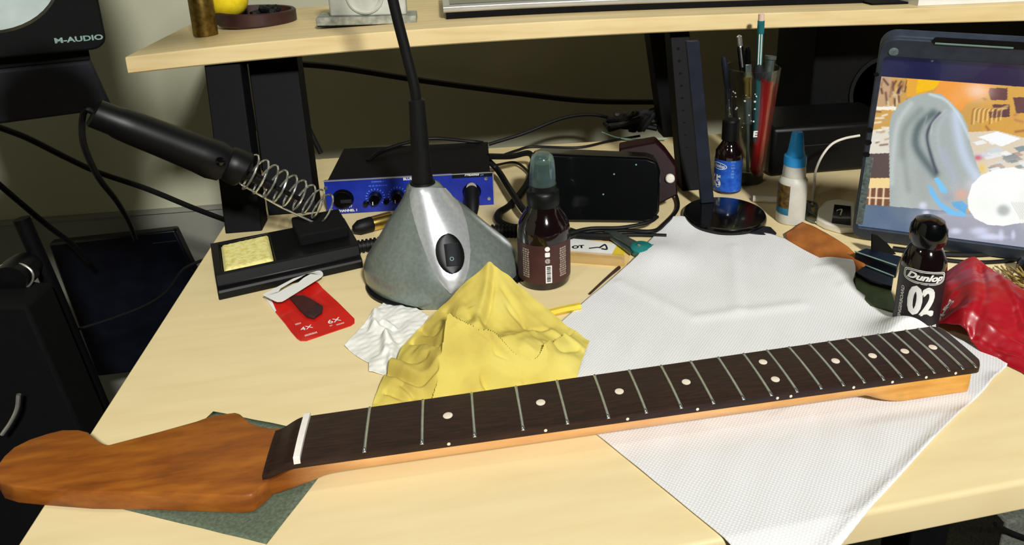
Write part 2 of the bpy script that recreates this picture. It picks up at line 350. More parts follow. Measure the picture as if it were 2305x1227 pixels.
# ================================================================ raised shelf
YS = 450
riser = thing('shelf_riser', (300, 560, 0), 'long pale wooden shelf raised on black legs at the back of the desk', 'shelf')
tp = np.array([AY(u, v, YS) for u, v in ((285, 129), (400, 116), (650, 89), (906, 68), (1000, 62), (1250, 50), (1560, 37), (1850, 24), (2305, 9))])
bt = np.array([AY(u, v, YS) for u, v in ((285, 168), (400, 154), (650, 130), (916, 105), (1000, 101), (1250, 88), (1560, 73), (1850, 58), (2305, 48))])
ct = np.polyfit(tp[:, 0], tp[:, 2], 3); cb = np.polyfit(bt[:, 0], bt[:, 2], 3)
SX0, SX1, SYB = -232, 1000, 735
def shelf_z(x): return float(np.polyval(ct, max(min(x, 900), -235)))
xs = np.linspace(SX0, SX1, 40); V = []
for i, x in enumerate(xs):
    zt = shelf_z(x); zb = float(np.polyval(cb, min(x, 900)))
    V += [(x, YS + 1.5, zt), (x, YS, zt - 1.5), (x, YS, zb + 1.5), (x, YS + 1.5, zb), (x, SYB, zb), (x, SYB, zt)]
mb = MB(); mb.grid(V, 40, 6, close_v=True); mb.add(V[:6], [(0, 1, 2, 3, 4, 5)]); mb.add(V[-6:], [(5, 4, 3, 2, 1, 0)])
mb.build('shelf_board', M_shelf, riser, smooth=40)
def zb_at(x): return float(np.polyval(cb, x))
def post(u0, u1, vtop, vbot, y, dy, name, mt=M_steelblk, yb=None):
    yb = yb or y
    a, b = AY(u0[0], vtop, y), AY(u0[1], vtop, y); c, d = AY(u1[0], vbot, yb), AY(u1[1], vbot, yb)
    z1 = min(a[2], zb_at(a[0])) if name != 'brace' else a[2]; z0 = max(c[2], 0)
    V = [(c[0], yb, z0), (d[0], yb, z0), (b[0], y, z1), (a[0], y, z1)]; V += [(x, y_ + dy, z) for x, y_, z in V]
    return MB().add(V, [(0, 1, 2, 3), (7, 6, 5, 4), (0, 4, 5, 1), (1, 5, 6, 2), (2, 6, 7, 3), (3, 7, 4, 0)]).build(name, mt, riser, bevel=1.2)
post((458, 540), (508, 592), 140, 532, 456, 30, 'leg', yb=386)
post((556, 668), (606, 716), 130, 497, 500, 34, 'leg', yb=428)
post((520, 620), (545, 640), 128, 145, 490, 60, 'brace')
post((572, 610), (588, 626), 245, 385, 520, 6, 'brace', M_bluegrey)
post((536, 552), (560, 575), 150, 300, 500, 8, 'brace')
post((1462, 1512), (1492, 1540), 75, 360, 620, 34, 'leg')
post((1508, 1552), (1536, 1592), 72, 436, 470, 26, 'leg', yb=402)
for k in range(9):
    v = 110 + k * 28; yq = 470 - 68 * (v - 72) / 364 - .4; p = AY(1524 + (v - 75) * .08, v, yq); MB().lathe([(0, -.4), (2, -.4), (2, .4), (0, .4)], p, 10, (0, 1, 0)).build('slot_hole', M_matte, riser)

# ================================================================ guitar neck
neck = thing('guitar_neck', (230, 0, 0), 'stained maple guitar neck with dark rosewood fretboard lying across the desk and towel', 'guitar neck')
def hw(x): return 20.6 + .01438 * x
scale = 647.7; fx = [scale * (1 - 2 ** (-k / 12)) for k in range(23)]
def sstep(a, b, x): t = min(max((x - a) / (b - a), 0), 1); return t * t * (3 - 2 * t)
mb = MB(); V = []; nj = 25; st = list(np.linspace(-22, 40, 14)) + list(np.linspace(60, 370, 8)) + list(np.linspace(378, 416, 12)) + [440, 458, 463, 464.5]
for x in st:
    h = hw(x) - .3 - (1.2 if x > 464 else 0); zt = 19.6 - 5.6 * sstep(-2, -20, x); zb = 4.2 + .0 * x; zb = zb * (1 - sstep(30, -20, x)) + 1.2 * sstep(30, -20, x)
    hl = sstep(380, 414, x); zb = zb * (1 - hl) + .9 * hl; ex = 2.4 + 8.5 * hl + 6 * sstep(15, -22, x)
    if x < 0: h += 1.5 * sstep(0, -22, x)
    for j in range(nj):
        t = pi * j / (nj - 1); c, s_ = math.cos(t), math.sin(t)
        V.append((x, -h * np.sign(c) * abs(c) ** (2 / ex), zt - (zt - zb) * abs(s_) ** (2 / ex)))
mb.grid(V, len(st), nj); mb.add(V[-nj:], [tuple(range(nj))]); mb.add(V[:nj], [tuple(range(nj))[::-1]])
k = [(V[i * nj], V[i * nj + nj - 1]) for i in range(len(st))]
mb.grid([p for q in k for p in q], len(st), 2)
hs = [(645, 962), (611, 963), (580, 957), (562, 949), (549, 938), (540, 930), (530, 927), (508, 930), (475, 935), (442, 947), (363, 969), (244, 1000), (233, 997), (221, 991), (209, 981), (198, 971), (178, 966),
      (142, 966), (109, 974), (66, 988), (30, 1006), (8, 1026), (-8, 1048), (-10, 1068), (0, 1085), (30, 1094), (79, 1099), (198, 1108), (330, 1110), (462, 1115), (545, 1117), (566, 1114), (580, 1103), (600, 1086), (616, 1070), (623, 1060)]
zf = 14.5; poly = [tuple(G(u, v, zf)[:2]) for u, v in hs]
hb = MB().prism(poly, 1.2, zf)
hb_o = hb.build('headstock_body', M_neck, neck, bevel=1.6, bseg=3, smooth=50)
neck_o = mb.build('neck_body', M_neck, neck, smooth=50)
# the headstock is carved from the same plank as the neck: one mesh
dg = bpy.context.evaluated_depsgraph_get(); dg.update()
hm = bpy.data.meshes.new_from_object(hb_o.evaluated_get(dg)); bm = bmesh.new(); bm.from_mesh(neck_o.data); bm.from_mesh(hm); bm.to_mesh(neck_o.data); bm.free()
bpy.data.objects.remove(hb_o, do_unlink=True); neck_o.data.set_sharp_from_angle(angle=math.radians(50)); neck_o.data.polygons.foreach_set('use_smooth', [True] * len(neck_o.data.polygons))
def board_h(x): return hw(x) + .2 - 7 * max(0, (x - 466.5) / 7.5) ** 2.4 if x > 466.5 else hw(x) + .2
def camber(x, y): return 1.0 * (1 - (y / hw(x)) ** 2)
V = []; nj = 15; st = [-23, -21, -18, -15, -12, -9, -7, -5.5, -4.5] + list(np.linspace(0, 464, 30)) + [466.5, 469, 471, 472.5, 473.6, 474]
for x in st:
    h = board_h(x); dz = 7.5 * sstep(-4.5, -23, x)
    row = [(x, -h, 19.4 - dz * .7), (x, -h, 23.9 - dz)] + [(x, -h * .985 + 2 * h * .985 * j / (nj - 1), 24.9 - dz + camber(x, -h * .985 + 2 * h * .985 * j / (nj - 1))) for j in range(nj)] + [(x, h, 23.9 - dz), (x, h, 19.4 - dz * .7)]
    V += row
nr = nj + 4; mb = MB().grid(V, len(st), nr, close_v=True); mb.add(V[:nr], [tuple(range(nr))]); mb.add(V[-nr:], [tuple(range(nr))[::-1]])
mb.build('fretboard', M_rose, neck, smooth=28)
V = []
for x in (-4.4, -.6):
    h = hw(0) + .2; V += [(x, -h, 22)] + [(x, -h + 2 * h * j / 12, 27.6 + camber(0, -h + 2 * h * j / 12)) for j in range(13)] + [(x, h, 22)]
MB().grid(V, 2, 15, close_v=True).add(V[:15], [tuple(range(15))]).add(V[15:], [tuple(range(15))[::-1]]).build('nut', M_bone, neck, bevel=.7, smooth=40)
for k in range(1, 23):
    x = fx[k]; h = hw(x) + .35; V = []; ny = 15; prof = [(-1.1, -.6), (-1.0, .35), (-.6, .85), (0, 1.0), (.6, .85), (1.0, .35), (1.1, -.6)]
    for j in range(ny):
        y = -h + 2 * h * j / (ny - 1); e = 0 if 0 < j < ny - 1 else 1
        for px_, pz in prof: V.append((x + px_, y + (0 if not e else 0), 24.9 + max(camber(x, y), -.1) + (pz if not e else min(pz, -.2))))
        if j in (0, ny - 2):
            y2 = y + (1.1 if j == 0 else 2 * h / (ny - 1) - 1.1)
            for px_, pz in prof: V.append((x + px_, y2, 24.9 + camber(x, y2) + pz))
    m_ = MB().grid(V, ny + 2, 7); m_.add(V[:7], [tuple(range(7))]); m_.add(V[-7:], [tuple(range(7))[::-1]]); m_.build('fret', M_nickel, neck, smooth=50)
def dot(x, y): MB().lathe([(3.1, 0), (3.1, .25), (2.8, .35), (0, .35)], (x, y, 24.85 + camber(x, y)), 20).build('dot_inlay', M_dot, neck)
for k in (3, 5, 7, 9, 15, 17, 19, 21): dot((fx[k] + fx[k - 1]) / 2, 0)
for y in (-10.5, 10.5): dot((fx[12] + fx[11]) / 2, y)
for k in (3, 5, 7, 9, 12, 12.3, 15, 17, 19, 21):
    kk = int(k); x = (fx[kk] + fx[kk - 1]) / 2 + (0 if k != 12 else -5) + (0 if kk == k else 5)
    MB().lathe([(1.1, 0), (1.1, .25), (0, .25)], (x, -hw(x) - .1, 21.8), 12, (0, -1, 0)).build('side_dot', M_dot, neck)

# ================================================================ things under and round the neck
P = [G(u, v, .6) for u, v in ((600, 1224), (786, 987), (480, 926))]; P.append(P[0] + P[2] - P[1])
g = coons([P[3], P[0]], [P[0], P[1]], [P[2], P[1]], [P[3], P[2]], 24, 24); g[..., 2] = .5 + .35 * vnoise(g, 60, 3) ** 2
MB().grid(g.reshape(-1, 3), 24, 24).build('sandpaper_sheet', M_sand, label='grey-green sandpaper sheet lying under the guitar headstock', cat='sandpaper', solid=.4)

A = [(1530, 486), (1640, 508), (1760, 535), (1880, 562), (1905, 568), (1922, 588), (1926, 612), (1920, 632), (1928, 652), (1950, 668), (1990, 684), (2100, 733), (2160, 764), (2272, 802)]
def towel_h(Q):
    z = .8 + .5 * (1 + vnoise(Q, 150, 5)) + .22 * vnoise(Q, 38, 9)
    for pts, a, w in (([(1395, 640), (1560, 720), (1800, 690)], 1.3, 7), ([(1600, 940), (1740, 960), (1800, 930)], 1.3, 7), ([(1900, 655), (2000, 720), (2010, 760)], 1.5, 7), ([(1650, 560), (1660, 700)], 1.0, 7), ([(1720, 520), (1830, 610), (1935, 620)], 1.6, 8)):
        d, sd = pldist(Q, [G(*q)[:2] for q in pts]); z = z + a * np.exp(-(d / w) ** 2)
    for u, v, a, w in ((1925, 610, 8, 34), (2050, 722, 22, 24), (1530, 486, 5, 26), (1482, 566, 9, 34)):
        z = z + a * np.exp(-(np.linalg.norm(Q - G(u, v, a)[:2], axis=-1) / w) ** 2)
    return z
def GT(u, v):
    p = G(u, v, 1)
    for _ in range(8): p = G(u, v, float(towel_h(p[None, None, :2])[0, 0]))
    return p
top_ = [GT(u, v) for u, v in A]; rt = [G(u, v, 1) for u, v in ((1783, 1334), (1955, 1153), (2110, 985), (2266, 826))] + [GT(2272, 802)]
bt_ = [G(u, v, 1) for u, v in ((1175, 838), (1345, 978), (1640, 1220), (1783, 1334))]; lf = [GT(u, v) for u, v in ((1175, 838), (1240, 745), (1280, 709), (1333, 663), (1399, 607), (1436, 574), (1478, 522), (1500, 500), (1512, 488), (1530, 486))]
NU, NV = 220, 160; g = coons(bt_, rt, top_, lf, NU, NV); Q = g[..., :2]
z = towel_h(Q)
fold = [G(u, v)[:2] for u, v in ((2240, 850), (2090, 1000), (1940, 1150), (1850, 1235))]
d, sd = pldist(Q, fold); z += 1.6 * np.exp(-(d / 4) ** 2) + .9 * (sd > 0) * np.exp(-(d / 14) ** 2)
xq, yq_ = Q[..., 0], Q[..., 1]; sm_ = lambda t: np.clip(t, 0, 1) ** 2 * (3 - 2 * np.clip(t, 0, 1))
mk = sm_((44 - np.abs(yq_)) / 12) * sm_((492 - xq) / 14); z = z * (1 - mk) + np.minimum(z, 1.7) * mk
mk = mk * sm_((xq - 350) / 24); z = z * (1 - mk) + .3 * mk
off = np.clip(YF - Q[..., 1], 0, None); z -= .25 * off + .004 * off ** 2
g[..., 2] = np.where(off > 0, np.maximum(z, z), z)
MB().grid(g.reshape(-1, 3), NU, NV).build('paper_towel', M_towel, smooth=60, label='large white woven paper towel spread under the body end of the guitar neck', cat='paper towel', solid=.35, solidify_off=1)

# crumpled white tissue
A = [G(u, v, 2) for u, v in ((775, 775), (805, 800), (830, 815), (830, 835), (865, 842))]
B_ = [G(u, v, 2) for u, v in ((865, 842), (905, 800), (965, 712))]
Cc = [G(u, v, 3) for u, v in ((775, 775), (830, 712), (886, 655))]; D_ = [G(u, v, 3) for u, v in ((886, 655), (925, 685), (965, 712))]
g = coons(A, B_, D_, Cc, 90, 90); Q = g[..., :2]; z = 1.5 + 1.2 * vnoise(Q, 34, 4) + .35 * vnoise(Q, 10, 8)
for c, a, w in (([(845, 700), (840, 735), (870, 745), (868, 790)], 5, 3), ([(870, 760), (885, 775), (878, 815)], 4.5, 3), ([(845, 735), (862, 722), (885, 735)], 4, 2.5), ([(900, 690), (925, 730), (920, 760)], 2, 5)):
    d, sd = pldist(Q, [G(*q, 4)[:2] for q in c]); z += a * np.exp(-(d / w) ** 2)
g[..., 2] = np.clip(z, .5, 14)
MB().grid(g.reshape(-1, 3), 90, 90).build('crumpled_tissue', M_tissue, smooth=60, label='small crumpled white tissue left of the yellow cloth', cat='tissue', solid=.3, solidify_off=1)

# yellow cloth
CT = [(838, 908, 1), (980, 893, 3), (1100, 874, 4), (1200, 862, 4), (1300, 848, 2), (1327, 768, 2), (1240, 702, 16), (1175, 645, 34), (1107, 598, 56), (1050, 632, 46), (985, 700, 30), (940, 745, 20), (905, 780, 12), (870, 830, 8), (852, 872, 5),
      (1080, 700, 36), (1110, 740, 24), (1010, 750, 34), (1060, 775, 32), (1140, 775, 28), (1200, 800, 22), (1260, 780, 10), (1180, 710, 22), (1000, 830, 22), (1080, 820, 20), (1150, 840, 14), (1240, 830, 10), (960, 820, 16), (920, 860, 9), (900, 890, 4), (960, 870, 8), (1030, 870, 12)]
W3 = [G(u, v, zz) for u, v, zz in CT]; Cxy = [p[:2] for p in W3]; Z = [c[2] for c in CT]
b_ = [W3[i] for i in range(5)]; r_ = [W3[4], W3[5]]; t_ = [W3[i] for i in (12, 11, 10, 9, 8, 7, 6, 5)]; l_ = [W3[i] for i in (0, 14, 13, 12)]
# continue the front edge a little under the neck
b_ = [p + np.array([0, -24, 0]) for p in b_]; r_ = [b_[-1]] + r_; l_ = [b_[0]] + l_
NU, NV = 230, 170; g = coons(b_, r_, t_, l_, NU, NV); Q = g[..., :2]; z = tps(Cxy, Z, Q)
def crease(pts, a, w, sided=0, wob=0):
    global z
    P = [G(u, v, zz)[:2] for u, v, zz in pts]; P = catmull(P, 6) if len(P) > 2 else P
    d, sd = pldist(Q, P); e = np.exp(-(d / w) ** 2) if not sided else np.exp(-d / w) * (sd * sided > 0); z = z + a * e
crease([(1112, 615, 50), (1102, 680, 38), (1088, 735, 28)], -5, 2.5)
crease([(1106, 610, 50), (1092, 680, 40), (1075, 740, 32)], 5, 5)
crease([(1008, 742, 34), (1050, 758, 32), (1110, 770, 28), (1165, 795, 24), (1215, 805, 18), (1270, 770, 8)], 8, 7, -1)
crease([(1115, 790, 26), (1165, 806, 22), (1215, 812, 17)], -5, 3)
crease([(1008, 748, 34), (995, 800, 26), (985, 850, 16), (975, 890, 6)], 9, 9, 1)
crease([(985, 845, 14), (940, 855, 11), (900, 845, 9), (868, 830, 8)], -6, 2.4)
crease([(980, 850, 14), (930, 836, 14), (880, 815, 10)], 4, 5)
crease([(990, 775, 28), (960, 768, 22), (930, 765, 18)], -4, 2)
crease([(1050, 745, 32), (1020, 720, 34), (1005, 700, 32)], -2.5, 3)
crease([(1085, 830, 20), (1120, 845, 15), (1170, 848, 12)], -4.5, 2.6)
crease([(1175, 838, 13), (1240, 822, 10), (1290, 812, 6)], 2.5, 5)
crease([(1200, 745, 22), (1160, 765, 25), (1120, 772, 28)], 3, 4)
crease([(920, 905, 2), (900, 890, 4), (870, 885, 3)], -3, 2)
crease([(1020, 880, 12), (1060, 850, 16), (1100, 800, 22)], 2.5, 8)
crease([(1230, 745, 12), (1270, 765, 8), (1310, 790, 3)], 2.5, 4)
crease([(1040, 660, 42), (1060, 700, 38), (1050, 730, 34)], -2, 4)
crease([(940, 790, 18), (970, 810, 18), (990, 830, 18)], 3, 4)
for pts, a, w in (([(1130, 640, 45), (1165, 680, 34), (1180, 720, 24)], -2.2, 2.5), ([(1060, 690, 40), (1090, 760, 28)], 2, 3), ([(1145, 700, 26), (1190, 730, 22), (1230, 740, 14)], -2.4, 2.4), ([(1020, 790, 26), (1060, 800, 26), (1090, 830, 20)], -2, 3), ([(950, 740, 22), (975, 755, 24), (1000, 745, 30)], -3, 2.2), ([(890, 800, 10), (925, 812, 14), (960, 806, 18)], -3, 2.4), ([(1230, 790, 12), (1265, 800, 8), (1300, 790, 4)], -2.2, 2.6), ([(1110, 870, 8), (1150, 850, 11), (1210, 850, 9)], -2.4, 2.8), ([(905, 860, 9), (935, 880, 8), (955, 900, 3)], -3.4, 2.2), ([(1080, 770, 28), (1130, 790, 25), (1180, 815, 18)], -2.2, 2.6)):
    crease(pts, a, w)
z += 1.0 * vnoise(Q, 24, 12) + .22 * vnoise(Q, 9, 2)
yy = Q[..., 1]; z = np.minimum(z, np.maximum(2, 2 + (yy - 46) * 1.25))
g[..., 2] = np.maximum(z, .5)
# drop the far side of the ridge down to the desk
last = g[:, -1]; skirt = []
for k in range(1, 9):
    s = last.copy(); s[:, 2] = last[:, 2] * (1 - k / 8) + .5 * k / 8; s[:, 1] += 10 * (k / 8) * np.clip(last[:, 2] / 40, 0, 1); skirt.append(s)
g = np.concatenate([g, np.stack(skirt, 1)], 1); NV += 8
MB().grid(g.reshape(-1, 3), NU, NV).build('yellow_cloth', M_cloth, smooth=70, label='rumpled yellow cotton polishing cloth heaped behind the guitar neck', cat='cloth', solid=.5, solidify_off=1)

# ================================================================ desk lamp
lamp = thing('desk_lamp', (86, 236, 0), 'silver desk lamp with teardrop base, rocker switch and black gooseneck', 'lamp')
prof = [(0, 71, 54), (4, 72.5, 55), (10, 72.5, 55), (18, 71.5, 54), (28, 67, 51), (38, 59, 46), (48, 51, 41), (58, 43.5, 36), (68, 35.5, 31), (78, 27, 26), (86, 21, 22), (92, 17.5, 18), (97, 15, 15), (99, 12, 12)]
V = []; ns = 64
for z0, a, b in prof:
    cx = 88 - 15 * min(z0 / 98, 1); cy = 235 + 3 * z0 / 98
    for k in range(ns):
        t = 2 * pi * k / ns; q = 1 + .05 * math.cos(3 * (t + pi / 2)) * (1 - z0 / 99); V.append((cx + a * q * math.cos(t), cy + b * q * math.sin(t), z0))
mb = MB().grid(V, len(prof), ns, close_v=True); mb.add(V[-ns:], [tuple(range(ns))]); mb.add(V[:ns], [tuple(range(ns))[::-1]])
base = mb.build('lamp_base', M_silver, lamp, smooth=60)
MB().lathe([(70, -0.0), (73.5, 0), (73.8, 3), (72.5, 4.5)], (88, 235, 0), 64, sy=.76).build('base_rim', M_black, lamp)
bv = BVHTree.FromPolygons([Vector(p) for p in mb.v], [f for f in mb.f])
def hit(u, v, off=1.0):
    r = Vector(ray(u, v)).normalized(); loc, nrm, i, dd = bv.ray_cast(Vector(CC), r)
    if loc is None: return None
    if nrm.dot(r) > 0: nrm = -nrm
    return np.array(loc + nrm * off)
def conform(rows, name, m_, parent, off, nu=13, lo=.2):
    V = []
    for (ul, ur, v0, v1) in rows:
        for k in range(nu):
            t = k / (nu - 1); bul = 1 - abs(2 * t - 1) ** 4; p = hit(ul + (ur - ul) * t, v0 + (v1 - v0) * t, lo + (off - lo) * bul)
            if p is None: p = np.array(V[-1]) if V else G(ul, v0)
            V.append(p)
    return MB().grid(V, len(rows), nu).build(name, m_, parent, smooth=70)
L_ = [(926, 425), (922, 440), (926, 470), (934, 500), (944, 533), (956, 565), (970, 600), (987, 631), (1000, 648), (1011, 659)]
R_ = [(1008, 425), (1024, 440), (1040, 470), (1050, 500), (1056, 533), (1059, 565), (1056, 600), (1047, 631), (1035, 648), (1017, 660)]
Lr, Rr = resample(L_, 30), resample(R_, 30)
rows = [(a[0], b[0], a[1], b[1]) for a, b in zip(Lr, Rr)]
conform(rows, 'front_strip', M_silver2, lamp, 2.0)
rows = []
for k in range(15):
    t = pi * k / 14; c = -math.cos(t); w = max(math.sin(t), .02); v = 573 + 45 * c; u = 1012 + 7 * c; rows.append((u - 31 * w, u + 31 * w, v, v - 2))
swp = conform(rows, 'switch_plate', M_black, lamp, 3.4, lo=2.3)
rows = [(998 + 6 * k / 5, 1028 + 5 * k / 5, 551 + 50 * k / 5, 548 + 50 * k / 5) for k in range(6)]
sw = conform(rows, 'rocker_switch', M_dgrey, swp, 5.5, nu=9, lo=3.4)
V = []
c0 = hit(1014, 585, 6.2); ex = hit(1020, 585, 6.2) - c0; ex /= np.linalg.norm(ex); ey = hit(1014, 579, 6.2) - c0; ey /= np.linalg.norm(ey)
text('rocker_mark', 'O', 5, flat(c0, ex, ey), M_logo, swp)
MB().lathe([(13, 96), (11.5, 99), (11, 101), (9.6, 101), (9.2, 108), (8.4, 130), (7.6, 155), (6.9, 178), (5, 179.5), (0, 179.5)], (72.5, 238.5, 0), 32).build('neck_sleeve', M_rubber, lamp)
mb = MB(); gp = [(72, 239, 170), (71.5, 239, 190), (66, 240, 224), (59, 240, 267), (50, 238, 340), (38, 225, 450), (18, 165, 556), (-8, 70, 610), (-26, -15, 616), (-30, -54, 602)]
mb.tube(gp, 4.6, 14, n=14); mb.build('gooseneck', M_rubber, lamp)
MB().lathe([(6, 604), (16, 600), (30, 588), (42, 570), (46, 558), (44.5, 558), (40, 569), (28, 585), (14, 596), (0, 597)], (-30, -60, 0), 40).build('lamp_head', M_silver, lamp)
MB().lathe([(0, 562), (12, 564), (18, 572), (14, 584), (0, 590)], (-30, -60, 0), 24).build('bulb', M_bulb, lamp)

# ================================================================ soldering stand, iron, card
o3 = G(493, 677, 0); e3 = G(818, 603, 0); ax = e3 - o3; Wd = np.linalg.norm(ax); ax /= Wd; ay = np.array([-ax[1], ax[0], 0])
def SB(p): return o3 + ax * p[0] + ay * p[1] + np.array([0, 0, p[2]])
def loc_sb(P): d = P - o3; return d @ ax, d @ ay
stand = thing('soldering_iron_stand', SB((Wd / 2, 40, 0)), 'black soldering iron stand with yellow sponge and wire coil holder', 'iron stand')
bx = loc_sb(G(473, 545, 22))[1]; Dd = max(bx, 70)
sec = [(0, 0), (0, 7), (2, 9.5), (7, 10.5), (10, 20), (12, 21.5), (Dd - 3, 21.5), (Dd, 19), (Dd, 0)]
sp = [loc_sb(G(u, v, 20)) for u, v in ((497, 553), (603, 529), (617, 589), (505, 616))]
sx0, sx1 = min(p[0] for p in sp) - 2, max(p[0] for p in sp) + 2; sy0, sy1 = max(min(p[1] for p in sp) - 2, 16), max(p[1] for p in sp) + 2
xsn = [0, 2, sx0, sx0 + .01, sx1, sx1 + .01, Wd - 2, Wd]
mb = MB(); V = []
for x in (0, Wd): V += [SB((x, y, z)) for y, z in sec]
n = len(sec); mb.add(V, [tuple(range(n)), tuple(range(n, 2 * n))[::-1]] + [(i, (i + 1) % n, n + (i + 1) % n, n + i) for i in range(n) if i != 5])
z = 21.5; f0, f1 = 12, Dd - 3      # top face with the sponge well cut into it
R4 = [(0, f0), (Wd, f0), (Wd, f1), (0, f1)]; I4 = [tuple(np.mean(sp, axis=0) + (np.array(q) - np.mean(sp, axis=0)) * 1.05) for q in (sp[3], sp[2], sp[1], sp[0])]; I4 = [(x, max(y, 13)) for x, y in I4]; sp = [(x, max(y, 13.6)) for x, y in sp]
V = [SB((x, y, z)) for x, y in R4 + I4] + [SB((x, y, 9)) for x, y in I4]
mb.add(V, [(0, 1, 5, 4), (1, 2, 6, 5), (2, 3, 7, 6), (3, 0, 4, 7), (4, 5, 9, 8), (5, 6, 10, 9), (6, 7, 11, 10), (7, 4, 8, 11), (8, 9, 10, 11)])
mb.build('stand_base', M_black, stand, bevel=1.2, smooth=30)
MB().box(sx1 + 22, Wd - 4, 34, Dd - 1, 20, 33, SB).build('holder_block', M_matte, stand, bevel=2)
g = []; q = [SB((x, y, 0)) for x, y in sp]; nn = 26
g = coons([q[3], q[2]], [q[2], q[1]], [q[0], q[1]], [q[3], q[0]], nn, nn); uu = np.linspace(0, 1, nn); eu = np.minimum(np.minimum(uu[:, None], 1 - uu[:, None]), np.minimum(uu[None], 1 - uu[None]))
g[..., 2] = 18.5 + 3.4 * np.clip(eu / .08, 0, 1) ** .5 + .35 * vnoise(g, 7, 3)
bot_ = g.copy(); bot_[..., 2] = 9.2
mb = MB().grid(g.reshape(-1, 3), nn, nn)
ring = [(i, 0) for i in range(nn)] + [(nn - 1, j) for j in range(1, nn)] + [(i, nn - 1) for i in range(nn - 2, -1, -1)] + [(0, j) for j in range(nn - 2, 0, -1)]
V = [g[i, j] for i, j in ring] + [bot_[i, j] for i, j in ring]; n = len(ring); mb.add(V, [(i, (i + 1) % n, n + (i + 1) % n, n + i) for i in range(n)] + [tuple(range(n, 2 * n))])
mb.build('sponge', M_sponge, stand, smooth=60)
# coil holder lies in the upright plane through the rod foot
pf = G(715, 508, 27); pn = np.array([-.29, .957, 0])
def CPt(u, v, o=0): return PLN(u, v, pf + pn * o, pn)
a = CPt(556, 384); b = CPt(738, 470); X_, Y_, A_ = frame(b - a); Ln = np.linalg.norm(b - a)
pts = []; turns = 8.5
for k in range(int(turns * 20) + 1):
    t = k / (turns * 20); r = 17.5 - 3.5 * t; th = 2 * pi * turns * t + 1.0; pts.append(a + A_ * Ln * t + X_ * r * math.cos(th) + Y_ * r * math.sin(th))
MB().tube(pts, 1.0, 6, smooth=False).build('coil', M_chrome, stand)
MB().tube([CPt(533, 402), CPt(541, 414), CPt(640, 470), CPt(700, 498), CPt(714, 503), pf + np.array([0, 0, 4.]), pf + np.array([0, 0, -4.])], 1.1, 8, smooth=False).build('coil_rod', M_chrome, stand)
c1 = CPt(505, 362); MB().lathe([(12, -8), (16, -4), (17.5, 4), (18, 12), (16.5, 14), (11, 15)], c1 + (a - c1) * .25, 28, tuple(A_)).build('holder_collar', M_black, stand)
iron = thing('soldering_iron', CPt(350, 300), 'black soldering iron with long handle resting in the wire coil holder', 'soldering iron')
h0 = CPt(208, 253); h1 = CPt(500, 366); dv = (h1 - h0) / np.linalg.norm(h1 - h0); LL = np.linalg.norm(h1 - h0)
MB().lathe([(0, 0), (11, 0), (12.6, 2), (13, LL * .16), (14.2, LL * .2), (15, LL * .3), (16, LL * .55), (17.6, LL * .82), (19, LL * .93), (17.5, LL * 1.02), (12, LL * 1.06), (0, LL * 1.07)], h0, 32, tuple(dv)).build('handle', M_black, iron)
lb = h0 + dv * LL * .24 + np.array([0, 0, -1.]) * 13.6 + np.array([0, -5, 0]); MB().lathe([(0, 0), (1.6, 0), (1.6, LL * .15), (0, LL * .15)], lb, 8, tuple(dv)).build('handle_label', M_white, [o for o in iron.children if o.name.startswith('handle')][0], label='small white sticker on the handle')
MB().lathe([(8, 0), (8, 6), (5, 10), (5, 50), (2.4, 52), (2.4, 80), (0, 84)], h1 + dv * 2, 20, tuple(b - a)).build('barrel', M_black, iron)
k_ = h1 - pn * 18.6 + dv * -2 + np.array([0, 0, 6.]); MB().lathe([(0, -3), (3.4, -2), (4.4, 0), (3.4, 2), (0, 3)], k_, 24, (0, 1, 0)).build('grip_button', M_gloss, iron)
MB().tube([h0 + dv * 2, h0 - dv * 5, CPt(185, 275, 5), CPt(190, 330, 10), CPt(222, 400, 40), CPt(262, 452, 120), CPt(290, 500, 250), CPt(305, 540, 400)], 2.6, 8).build('power_cord', M_rubber, iron)

# red card with the hanging tab
card = thing('foam_pad_packet', G(700, 700), 'small red card packet with white hanging tab, in front of the iron stand', 'packet')
pl = [(619, 702), (641, 728), (655, 747), (668, 762), (676, 767), (690, 767), (740, 750), (790, 733), (798, 727), (798, 718), (760, 680), (727, 650), (716, 637), (704, 632), (640, 655), (606, 672)]
MB().prism([tuple(G(u, v, .6)[:2]) for u, v in pl], .1, .9).build('card_back', M_red, card)
MB().prism([tuple(G(u, v, .8)[:2]) for u, v in ((592, 664), (607, 666), (622, 700), (618, 702))], .1, 1.1).build('white_corner', M_paper, card)
dk = [(650, 668), (684, 666), (700, 674), (727, 690), (725, 702), (706, 716), (690, 712), (672, 694)]
MB().prism([tuple(G(u, v, 3)[:2]) for u, v in dk], .9, 4.2).build('foam_pad', M_chip, card, bevel=1)
tab = [(591, 663), (622, 679), (636, 678), (727, 621), (727, 613), (718, 608), (660, 627)]
slot = [(626, 658), (650, 645), (670, 637), (684, 625), (702, 615), (690, 617), (660, 632), (632, 648)]
def tz(u, v): return 3 + 9 * max(0, (v - 690) / -90)
